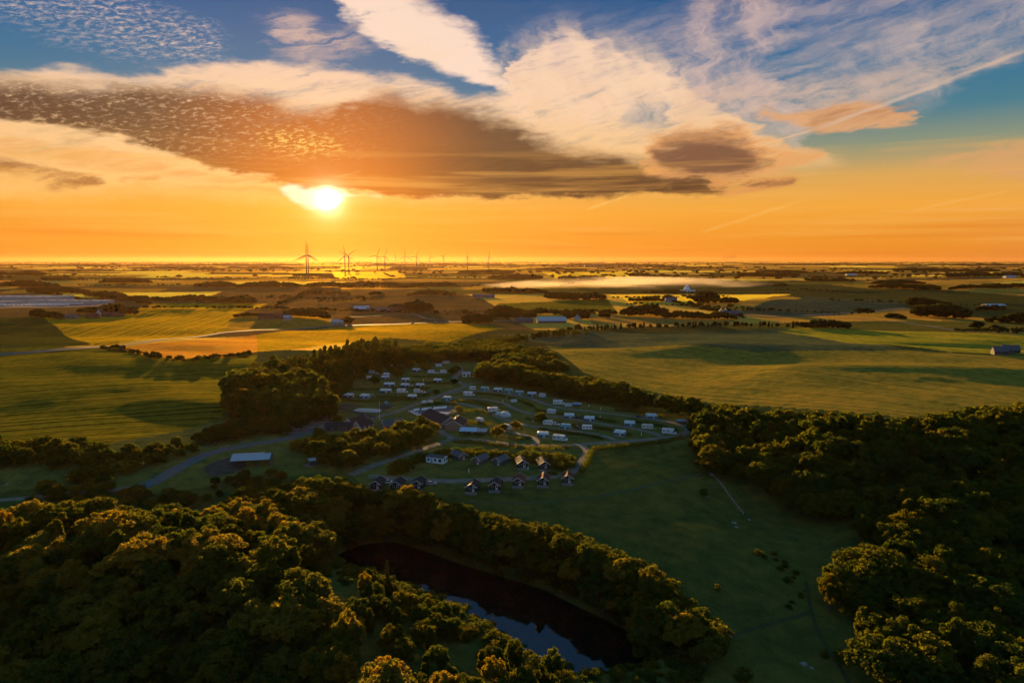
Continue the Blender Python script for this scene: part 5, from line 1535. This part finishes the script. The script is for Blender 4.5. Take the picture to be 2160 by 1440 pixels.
# pool terrace
M_TILE = mat_rows('terrace_slabs', (.13, .13, .14), (.10, .10, .11), .9, 0, .7)
patch('terrace', [(856, 865), (898, 861), (950, 858), (972, 868), (955, 873), (925, 878), (930, 890), (915, 893), (900, 886), (880, 877)], M_TILE, .3, 'dark paved terrace round the pool', 'terrace')
r = link('swimming_pool', None)
MB().box(0, 0, .0, 13, 6.5, .5, .1).part('rim', M_GREY, r)
M_POOL, nt, out = new_mat('pool_water'); principled(nt, out, (.10, .22, .28), .05, .5)
MB().box(0, 0, .46, 12, 5.5, .08).part('water', M_POOL, r)
place(r, 925, 872, math.radians(-8)); tag(r, 'rectangular swimming pool on the dark terrace', 'pool')
r = link('pool_cover', None)
bm = bmesh.new(); bmesh.ops.create_uvsphere(bm, u_segments=16, v_segments=8, radius=1)
for v in bm.verts: v.co = Vector((v.co.x * 4.2, v.co.y * 1.1, .55 + v.co.z * .5))
me = bpy.data.meshes.new('cover'); bm.to_mesh(me); bm.free(); me.materials.append(M_WHITE); link('cover', me, r)
MB().cyl((-4.6, 0, .1), (-4.6, 0, 1.1), .5, .5).part('reel', M_WHITE, r)
place(r, 922, 874.5, math.radians(-6), None); r.location.z += .55; tag(r, 'white rolled pool cover catching the light', 'pool cover')


def make_lounger():
    o = link('sun_lounger', None)
    MB().box(-.3, 0, .3, 1.3, .62, .08).part('seat', M_WHITE, o)
    MB().slab([(.35, -.31, .38), (.35, .31, .38), (.95, .31, .85), (.95, -.31, .85)], .06).part('backrest', M_WHITE, o)
    for x in (-.8, .25):
        for y in (-.25, .25): MB().box(x, y, 0, .06, .06, .3).part('leg', M_GREY, o)
    return o


lp = make_lounger(); n_ = 0
for i in range(17):
    t = i / 16
    px = 874 + (940 - 874) * t; py = 867.5 - 5.5 * t
    if i in (3, 9): continue
    o = lp if n_ == 0 else copy_tree(lp); n_ += 1
    place(o, px, py, math.radians(80)); o.location.z += .3; o.scale = (1.5,) * 3
    tag(o, 'white sun lounger, %s in the row along the far terrace edge' % ORD[n_ - 1], 'sun lounger', 'sun loungers along the far edge of the terrace')
for i in range(9):
    o = copy_tree(lp)
    place(o, 866 + i * 2.9 + (i % 2) * 1.2, 869 + i * 1.5, math.radians(10)); o.location.z += .3; o.scale = (1.5,) * 3
    tag(o, 'white sun lounger, %s along the left edge of the terrace' % ORD[i], 'sun lounger', 'sun loungers along the left edge of the terrace')
for i, (x, y) in enumerate(((895, 850), (908, 849))):
    o = link('hot_tub', None)
    MB().cyl((0, 0, 0), (0, 0, 1.2), 1.7, 1.75, 18).part('tub', M_CREAM, o); MB().cyl((0, 0, 1.2), (0, 0, 1.35), 1.75, 1.6, 18).part('lid', M_CREAM, o)
    place(o, x, y); tag(o, 'round cream tank above the pool hedge, ' + ('left' if i == 0 else 'right') + ' of two', 'tank', 'round tanks above the pool hedge')

# playground
r = link('jumping_pillow', None)
bm = bmesh.new(); bmesh.ops.create_uvsphere(bm, u_segments=20, v_segments=10, radius=1)
for v in bm.verts:
    f = lambda t: math.copysign(abs(t) ** .45, t)
    v.co = Vector((f(v.co.x) * 8.5, f(v.co.y) * 4.2, max(-.1, v.co.z) * .9))
me = bpy.data.meshes.new('pillow'); bm.to_mesh(me); bm.free(); me.materials.append(mat_plain('white_pvc', (.42, .38, .36), .5, .4, .1, 1)); link('pillow', me, r)
MB().box(0, 0, -.3, 19.5, 10, .35).part('frame', M_SAND, r)
place(r, 775, 866, math.radians(-14)); tag(r, 'wide pale jumping pillow in a sand frame', 'jumping pillow')
r = link('flagpole', None)
MB().cyl((0, 0, 0), (0, 0, 11), .1, .05, 8).part('pole', M_WHITE, r); MB().cyl((0, 0, 11), (0, 0, 11.2), .12, .12, 8).part('knob', M_WHITE, r)
place(r, 801, 886); tag(r, 'tall white flagpole beside the jumping pillow', 'flagpole')
r = link('climbing_frame', None)
for x in (-1, 1):
    for y in (-1, 1): MB().cyl((x * 1.3, y * 1.3, 0), (x, y, 3.6), .1).part('post', M_GREYW, r)
MB().box(0, 0, 1.8, 2.3, 2.3, .12).part('platform', M_DECK, r); MB().prism([(-1.4, 3.1), (1.4, 3.1), (0, 4.3)], -1.4, 1.4).part('roof', M_BLUEC, r)
MB().slab([(1.1, -.4, 1.9), (1.1, .4, 1.9), (4.0, .4, .2), (4.0, -.4, .2)], .08).part('slide', M_CREAM, r)
place(r, 816, 860, .5); tag(r, 'playground climbing tower with slide on the sand', 'climbing frame')
r = link('trampoline_cover', None)
bm = bmesh.new(); bmesh.ops.create_grid(bm, x_segments=10, y_segments=6, size=1)
for v in bm.verts: v.co = Vector((v.co.x * 4.6, v.co.y * 2.0, .9 + .25 * math.sin(v.co.x * 5) * math.cos(v.co.y * 3)))
bmesh.ops.solidify(bm, geom=bm.faces[:], thickness=.2)
me = bpy.data.meshes.new('sheet'); bm.to_mesh(me); bm.free(); me.materials.append(mat_plain('blue_tarpaulin', (.03, .09, .28), .5, .4, .2, 1)); link('sheet', me, r)
for x in (-4, 0, 4):
    for y in (-1.8, 1.8): MB().cyl((x, y, -.2), (x, y, .9), .06).part('leg', M_GREY, r)
place(r, 689, 881, .1); tag(r, 'blue tarpaulin cover above the gravel yard', 'tarpaulin')

# service houses in the thicket
house(752, 899, 11, 7, 2.8, 2.6, 55, 'dark-roofed service house with bright white gable, left of two', M_LIME, M_ROOFD, 'service_house', 'house', 3, True, False, True)
house(767, 904, 9, 6, 2.6, 2.2, 50, 'dark-roofed service house with white gable, right of two', M_LIME, M_ROOFD, 'service_house', 'house', 3, True, False, True)
house(828, 905, 10, 7, 2.8, 2.8, 20, 'grey-roofed house beside the round trees left of the reception', M_GREYW, M_ROOFG, 'service_house', 'house', 3, True, False, True)
house(716, 906, 14, 7, 2.4, 1.6, 10, 'low dark shed left of the white-gabled service houses', M_GREYW, M_ROOFD, 'shed', 'shed', 4)
house(984, 794, 6, 4, 2.6, 1.0, 0, 'small pale kiosk at the corner of the dark tree belt', M_CREAM, M_GREY, 'kiosk', 'kiosk', 2)
# open barn with two pale roofs
r = link('open_barn', None)
MB().slab([(-8.2, -4.6, 3.0), (8.2, -4.6, 3.0), (8.2, .3, 4.5), (-8.2, .3, 4.5)], .12).part('roof', M_SHEET, r)
MB().slab([(-8.6, .5, 4.3), (4.6, .5, 4.3), (4.6, 5.2, 3.6), (-8.6, 5.2, 3.6)], .12).part('rear_roof', M_SHEET, r)
MB().box(.6, 4.9, 0, 15, .15, 3.4).box(8.0, .2, 0, .15, 9, 2.9).part('wall', M_GREYW, r)
for x in (-8, -2.6, 2.6, 7.8): MB().box(x, -4.4, -.4, .25, .25, 3.35).part('post', M_GREYW, r)
place(r, 532, 978, math.radians(10)); tag(r, 'open barn with two pale steel roofs below the access road', 'barn')
# low shed seen at the thicket edge
house(664, 978, 5, 3.5, 2.2, .6, 30, 'tiny pale-roofed shelter at the left edge of the middle thicket', M_GREYW, M_SHEET, 'shelter', 'shelter', 1)

# farms of the plain
FARMS = [
    (762, 656, 26, 17, 4, 5, 25, 'barn with glaring pale roof on the golden plain', M_GREYW, M_SHEET, 'barn'), (800, 657, 42, 12, 3.5, 3, -3, 'long low stable right of the glaring barn', M_REDBR, M_ROOFG, 'stable'),
    (838, 657, 22, 9, 4, 4, 5, 'farmhouse under the big trees on the plain', M_REDBR, M_ROOFR, 'farmhouse'),
    (1163, 680, 40, 20, 3, 5, 0, 'big pale glasshouse-like hall in front of the trees', M_GREYW, M_GREY, 'hall'), (1218, 675, 12, 8, 5, 4, 80, 'white house with tall gable right of the white hall', M_LIME, M_ROOFD, 'farmhouse'), (1105, 681, 26, 10, 3.5, 4, 0, 'brick farm wing left of the white hall', M_REDBR, M_ROOFG, 'barn'),
    (1522, 664, 12, 9, 5, 5, 80, 'white gabled farmhouse at the wood corner, left of two', M_LIME, M_ROOFD, 'farmhouse'), (1531, 664, 12, 9, 5, 5, 80, 'white gabled farmhouse at the wood corner, right of two', M_LIME, M_ROOFD, 'farmhouse'), (1545, 666, 24, 10, 4, 4, -10, 'grey-roofed barn right of the two white farmhouses', M_GREYW, M_ROOFG, 'barn'),
    (1415, 637, 22, 10, 5, 4, 0, 'pale farmhouse in the tree row on the yellow field', M_LIME, M_ROOFG, 'farmhouse'), (1450, 617, 40, 14, 4, 4, 0, 'low white hall in the mist', M_LIME, M_LIME, 'hall'),
    (2095, 650, 34, 18, 5, 3, 0, 'farm shed with pale roof at the right', M_GREYW, M_SHEET, 'shed'), (2108, 747, 10, 8, 3, 3.5, -15, 'dark-roofed barn at the right edge, nearer of two', M_GREYW, M_ROOFG, 'barn'), (2130, 744, 12, 8, 3, 3.5, -15, 'dark-roofed barn at the right edge, behind the other', M_GREYW, M_ROOFG, 'barn'),
    (140, 672, 34, 9, 3.2, 3, -2, 'long pale wing of the left farm', M_BRICK, M_ROOFG, 'stable'), (213, 665, 9, 8, 5.5, 5, 80, 'white gabled farmhouse before the dark trees', M_LIME, M_ROOFR, 'farmhouse'), (238, 668, 30, 9, 3.5, 3.5, 3, 'red-roofed farm wing right of the white gables', M_REDBR, M_ROOFR, 'farmhouse'), (196, 671, 16, 8, 3.5, 3.5, 3, 'small red-roofed wing left of the white gables', M_REDBR, M_ROOFR, 'farmhouse'),
    (575, 672, 40, 12, 4, 4.5, 0, 'long red farm building in the orange haze', M_REDBR, M_ROOFR, 'farmhouse'), (607, 675, 10, 9, 5, 2, 0, 'small white shed right of the long red farm', M_LIME, M_SHEET, 'shed'),
    (708, 683, 12, 8, 3.5, 3, 10, 'bright white roadside house beside the round tree', M_LIME, M_LIME, 'house'), (718, 683, 8, 6, 3, 2, 10, 'little white annex of the roadside house', M_LIME, M_SHEET, 'house'),
    (1020, 628, 50, 16, 4, 4, 0, 'pale barn in the wood left of the mist', M_BRICK, M_ROOFG, 'barn'), (1250, 563, 160, 50, 14, 5, 0, 'far large building beside the lone turbine', M_GREYW, M_ROOFG, 'hall'),
    (1795, 581, 50, 20, 5, 4, 0, 'distant bright roof on the right plain, left', M_LIME, M_SHEET, 'hall'), (2062, 577, 45, 22, 6, 4, 0, 'distant orange-lit building in the far right wood', M_LIME, M_SHEET, 'hall'), (2130, 586, 44, 20, 5, 4, 0, 'distant pale sheds at the right edge', M_LIME, M_SHEET, 'hall')]
for px, py, L, W, h, rh, dg, lb, wl, rf, nm in FARMS:
    house(px, py, L, W, h, rh, dg, lb, wl, rf, nm, nm, 5, True, 'farmhouse' in nm, False)
# white pointed tent in the mist
r = link('spire_tent', None)
MB().cyl((0, 0, 0), (0, 0, 5), 12, 11, 10).part('wall', M_LIME, r); MB().cyl((0, 0, 5), (0, 0, 22), 11, .6, 10).part('roof', M_WHITE, r)
place(r, 1449, 616); tag(r, 'white pointed structure standing in the mist', 'tower')
# factory halls at the left
for x, y, L, W, h, lb in ((65, 636, 150, 60, 11, 'large pale flat-roofed factory hall at the left edge'), (150, 641, 165, 26, 7, 'long low factory hall stretching right from the large one'), (10, 643, 60, 30, 6, 'small flat hall at the very left edge')):
    r = link('factory_hall', None)
    MB().box(0, 0, -2, L, W, h + 2).part('wall', M_LIME, r)
    rp = MB().box(0, 0, h, L + 1, W + 1, .5).part('roof', M_SHEET, r)
    vb = MB()
    for k in range(7): vb.box(-L * .42 + k * L * .14, 0, h + .5, 3, W * .7, 1.2)
    vb.part('skylights', M_LIME, rp)
    for k in range(6): MB().box(-L * .4 + k * L * .16, -W / 2 - .03, .2, 4, .1, 3.6).part('gate', M_GREY, r)
    place(r, x, y, math.radians(-3)); tag(r, lb, 'factory', 'factory halls at the left edge')
patch('factory_yard', [(-60, 650), (0, 650), (90, 649), (215, 645), (225, 641), (160, 640), (60, 640), (-60, 642)], M_ASPH, .5, 'paved yard in front of the factory halls', 'yard')


def make_truck():
    r = link('truck', None)
    MB().box(-1.0, 0, 1.1, 9, 2.5, 2.8, .05).part('cargo_box', M_WHITE, r); MB().box(4.7, 0, .5, 2.0, 2.4, 2.6, .15).part('cab', M_WHITE, r)
    MB().box(5.72, 0, 1.8, .06, 2.0, .9).part('windscreen', M_GLASS, r)
    for x in (-4, -2.8, 4.4):
        for y in (-1.1, 1.1): wheel(r, x, y, .5, .3)
    return r


tp = make_truck(); n_ = 0
for row, (y0, m_) in enumerate(((644, 22), (646.5, 18))):
    for i in range(m_):
        px = -8 + i * 8.6 + row * 3 + random.uniform(-1, 1)
        o = tp if n_ == 0 else copy_tree(tp); n_ += 1
        place(o, px, y0 - i * .05, math.radians(90 + random.uniform(-4, 4)), None); o.location.z += .5
        tag(o, 'white truck, ' + ORD[i] + ' in the ' + ('rear' if row == 0 else 'front') + ' rank on the factory yard', 'truck', 'trucks in the ' + ('rear' if row == 0 else 'front') + ' rank on the factory yard')


# ---- wind turbines
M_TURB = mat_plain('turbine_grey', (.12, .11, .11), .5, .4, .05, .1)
TB = [  # hub pixel, rotor radius px, rotor phase degrees (0 = blade straight up, clockwise seen from the camera), turn of the rotor plane, label
    (645.5, 536.7, 30, 2, 20, 'largest wind turbine at the left end, front of the close pair'), (649.5, 537, 25, 0, 25, 'wind turbine just behind the leftmost one'),
    (727, 539, 23, -8, 40, 'wind turbine left of the second pair, blade upright'), (735, 538.3, 21, 52, 10, 'wind turbine right of the second pair, blades in a V'),
    (795, 539, 18.5, 22, 15, 'wind turbine with one blade level, left of the third pair'), (811.5, 540, 18.5, 20, 15, 'wind turbine with blades in a V, right of the third pair'),
    (834, 541, 7, 0, 30, 'tiny faint wind turbine between the third pair and the next'), (854, 540, 20, 0, 30, 'wind turbine with upright blade, seventh large one'),
    (878, 540.5, 18, 22, 5, 'wind turbine with leaning V blades, eighth large one'), (907, 541, 14, -20, 55, 'slim wind turbine edge-on, ninth large one'),
    (935, 541, 13, 40, 45, 'wind turbine with a narrow V, tenth large one'), (986, 541.5, 19, 0, 70, 'edge-on wind turbine with upright blade, next to last large one'),
    (1031, 541, 20, 0, 70, 'edge-on wind turbine at the right end of the large ones'), (1271, 544, 7, 40, 15, 'lone small wind turbine in the middle of the horizon'),
    (1526, 543, 6, 50, 15, 'far small wind turbine, first of the cluster of five'), (1532, 543, 6, 35, 15, 'far small wind turbine, second of the cluster of five'), (1538, 542, 6, 20, 15, 'far small wind turbine, third of the cluster of five'),
    (1544, 542, 6, 55, 15, 'far small wind turbine, fourth of the cluster of five'), (1549, 541.5, 6, 10, 15, 'far small wind turbine, last of the cluster of five')]
for hx, hy, rp_, ph, turn, lb in TB:
    R = 55.0 if rp_ > 10 else 45.0
    dist = R * F / rp_
    if rp_ <= 7: dist = R * F / rp_
    d = ray(hx, hy); t = dist / (d[1] * CP - d[2] * SP)
    X, Y, Z = d * t + np.array([0, 0, CAM_Z])
    zb = float(height(X, Y)) - 1
    r = link('wind_turbine', None, loc=(X, Y, zb)); H_ = Z - zb
    if H_ < 70: zb = Z - 80; r.location.z = zb; H_ = 80
    MB().cyl((0, 0, 0), (0, 0, H_ - 1.5), 2.8, 1.7, 14).part('tower', M_TURB, r, True)
    a = math.radians(turn)
    fw = Vector((math.sin(a), -math.cos(a), 0)); sd = Vector((math.cos(a), math.sin(a), 0)); up = Vector((0, 0, 1)); c = Vector((0, 0, H_))
    MB().cyl(c - fw * 7, c + fw * 3, 1.9, 1.7, 8).part('nacelle', M_TURB, r)
    hb = MB().cyl(c + fw * 3, c + fw * 5.2, 1.7, .6, 10).part('hub', M_TURB, r)
    for k in range(3):
        th = math.radians(ph + k * 120); ax = up * math.cos(th) + sd * math.sin(th); cr = fw.cross(ax)
        o0 = c + fw * 4
        b = MB(); prev = None
        secs = [(1.5, 1.0, .9), (R * .16, 3.0, 1.0), (R * .5, 2.2, .8), (R * .85, 1.4, .5), (R, .5, .3)]
        rings = []
        for s_, w, th_ in secs:
            q = o0 + ax * s_
            rings.append([b.bm.verts.new(q + cr * w * .5 * u + fw * th_ * .5 * v) for u, v in ((-1, -1), (1.4, -.4), (1.4, .4), (-1, 1))])
        for A, B in zip(rings[:-1], rings[1:]):
            for i in range(4): b.bm.faces.new((A[i], A[(i + 1) % 4], B[(i + 1) % 4], B[i]))
        b.bm.faces.new(rings[-1]); bmesh.ops.recalc_face_normals(b.bm, faces=b.bm.faces[:])
        b.part('blade', M_TURB, r)
    tag(r, lb, 'wind turbine', 'wind turbines on the horizon')

# ---- small camp things
for px, py, lb in ((840, 838, 'white service post below the two lowest left caravans'), (893, 804, 'white service post above the centre row'), (899, 795, 'pale service post by the upper hedge'), (982, 847, 'white post beside the second path'),
                   (1068, 840, 'white post below the loop path at the top'), (1120, 885, 'white post left of the middle right row'), (1124, 890, 'second white post left of the middle right row'), (1266, 882, 'white post beside the middle right pitches'),
                   (1242, 858, 'white post under the tree belt'), (1267, 864, 'small white post right under the tree belt'), (1353, 918, 'white post near the pointed junction'), (1114, 991, 'small white post on the cabin lawn'),
                   (989, 996, 'small white post in the middle of the cabin lawn'), (1061, 848, 'white post at the inner path'), (870, 979, 'small white post below the gravel path'), (866, 991, 'low white post at the thicket edge')):
    r = link('service_post', None)
    MB().box(0, 0, -.1, .3, .3, 1.6 if 'low' not in lb else 1.0, .04).part('post', M_WHITE, r); MB().cyl((0, 0, 1.5), (0, 0, 1.75), .2, .12, 8).part('cap', M_GREY, r)
    place(r, px, py); tag(r, lb, 'post', 'service posts')
r = link('lamp_post', None)
MB().cyl((0, 0, 0), (0, 0, 5.5), .08, .06, 8).part('pole', M_GREYW, r); MB().cyl((0, 0, 5.4), (0, 0, 5.7), .3, .1, 10).part('lamp_head', M_GREY, r)
place(r, 1167, 941); tag(r, 'dark lamp post at the front path below the lowest motorhome', 'lamp post')
# broken line of pale fence down the pasture
r = link('fence', None)
C = curve([ground(*p) for p in [(1498, 1002), (1512, 1012), (1530, 1035), (1548, 1060), (1568, 1085)]], 2.4)
rail = MB()
for i, p in enumerate(C):
    z = float(height(*p))
    MB().box(p[0], p[1], z - .3, .14, .14, 1.5).part('post', M_GREY, r)
    if i: 
        q = C[i - 1]; zq = float(height(*q)); rail.cyl((q[0], q[1], zq + 1.0), (p[0], p[1], z + 1.0), .04, n=5).cyl((q[0], q[1], zq + .5), (p[0], p[1], z + .5), .04, n=5)
rail.part('rails', M_GREY, r); tag(r, 'thin pale fence running down the dark pasture', 'fence')
M_STONE = mat_plain('pale_stone', (.22, .21, .18), .9, .2, .3, 2)
for px, py, s_, lb in ((1548, 1103, 1.0, 'pale boulder below the end of the pasture fence'), (1553, 1112, .8, 'lesser pale boulder lowest below the fence'), (1580, 1096, .7, 'pale stone right of the fence end'), (1490, 1046, .8, 'pale stone beside the lone dark bush'),
                       (1503, 1001, .9, 'pale stone at the top of the pasture fence'), (1695, 1400, .9, 'pinkish stone at the bottom of the pasture'), (1712, 1408, .6, 'small stone at the bottom of the pasture'), (14, 1022, .9, 'white stone in the left meadow'), (150, 969, .8, 'white stone by the left hedge')):
    bm = bmesh.new(); bmesh.ops.create_icosphere(bm, subdivisions=2, radius=s_)
    for v in bm.verts: v.co *= 1 + .25 * math.sin(v.co.x * 5 + v.co.y * 3 + px); v.co.z *= .6
    me = bpy.data.meshes.new('boulder'); bm.to_mesh(me); bm.free(); me.materials.append(M_STONE)
    o = link('boulder', me); place(o, px, py); tag(o, lb, 'stone')
# stones of the mini-golf on the lawn by the access road
for i, (px, py) in enumerate([(420 + 3 * a, 930 + b) for a, b in ((0, 0), (6, 6), (8, 9), (11, 3), (5, 12), (14, 6), (20, 10), (16, 14), (30, 4), (42, 2))]):
    o = link('stone_block', None)
    MB().box(0, 0, -.1, 1.3, .6, .5, .05, rz=i * .7).part('block', M_STONE, o)
    MB().box(.2, .1, .38, .5, .3, .3, .05, rz=i * 1.3).part('top_block', M_STONE, o)
    place(o, px, py, i); tag(o, 'pale stone block, %s on the lawn above the access road' % ORD[[0, 2, 3, 4, 1, 5, 7, 6, 8, 9][i]], 'stone', 'stone blocks strewn above the access road')

# ---- mist drifting over the plain
m, nt, out = new_mat('drifting_mist')
v = nt.nodes.new('ShaderNodeVolumePrincipled')
n = noise(S.vm('MULTIPLY', geopos(), (.0035, .005, .03)), 1.0, 4, .6)
S.put(v, 'Density', smooth(n, .38, .62) * .0022); v.inputs['Color'].default_value = (.97, .90, .80, 1); v.inputs['Anisotropy'].default_value = .5
nt.links.new(v.outputs[0], out.inputs['Volume'])
bm = bmesh.new()
A, B = np.array(ground(1010, 607)), np.array(ground(1700, 603))
ring = []
for t in np.linspace(0, 1, 25):
    p = A + (B - A) * t; w = 170 * math.sin(math.pi * (.01 + .98 * t)) ** .9 * (1 - .3 * t)
    hgt = 26 * math.sin(math.pi * (.01 + .98 * t)) ** .9 * (1.15 - .5 * t)
    row = []
    for a in np.linspace(0, 2 * math.pi, 13)[:-1]:
        x, y = p[0], p[1] + math.cos(a) * w
        row.append(bm.verts.new((x, y, float(height(p[0], p[1])) + 8 + math.sin(a) * hgt)))
    ring.append(row)
for a, b in zip(ring[:-1], ring[1:]):
    for i in range(12): bm.faces.new((a[i], a[(i + 1) % 12], b[(i + 1) % 12], b[i]))
bm.faces.new(ring[0]); bm.faces.new(ring[-1][::-1]); bmesh.ops.recalc_face_normals(bm, faces=bm.faces[:])
me = bpy.data.meshes.new('mist'); bm.to_mesh(me); bm.free(); me.materials.append(m)
o = link('mist', me); tag(o, 'glowing band of mist and smoke lying over the plain', 'mist', kind='stuff')


# ================================================================ air
def build_haze():
    m, nt, out = new_mat('haze_air')
    v = nt.nodes.new('ShaderNodeVolumePrincipled')
    v.inputs['Color'].default_value = (.96, .57, .30, 1)
    v.inputs['Density'].default_value = .65e-5
    v.inputs['Anisotropy'].default_value = .6
    nt.links.new(v.outputs[0], out.inputs['Volume'])
    bm = bmesh.new(); bmesh.ops.create_cube(bm, size=1)
    for q in bm.verts: q.co = Vector((q.co.x * 62000, q.co.y * 62000, -60 + (q.co.z + .5) * 258))
    me = bpy.data.meshes.new('haze'); bm.to_mesh(me); bm.free(); me.materials.append(m)
    o = link('haze', me); tag(o, 'thin warm haze lying over the whole plain', 'haze', kind='stuff')


build_haze()
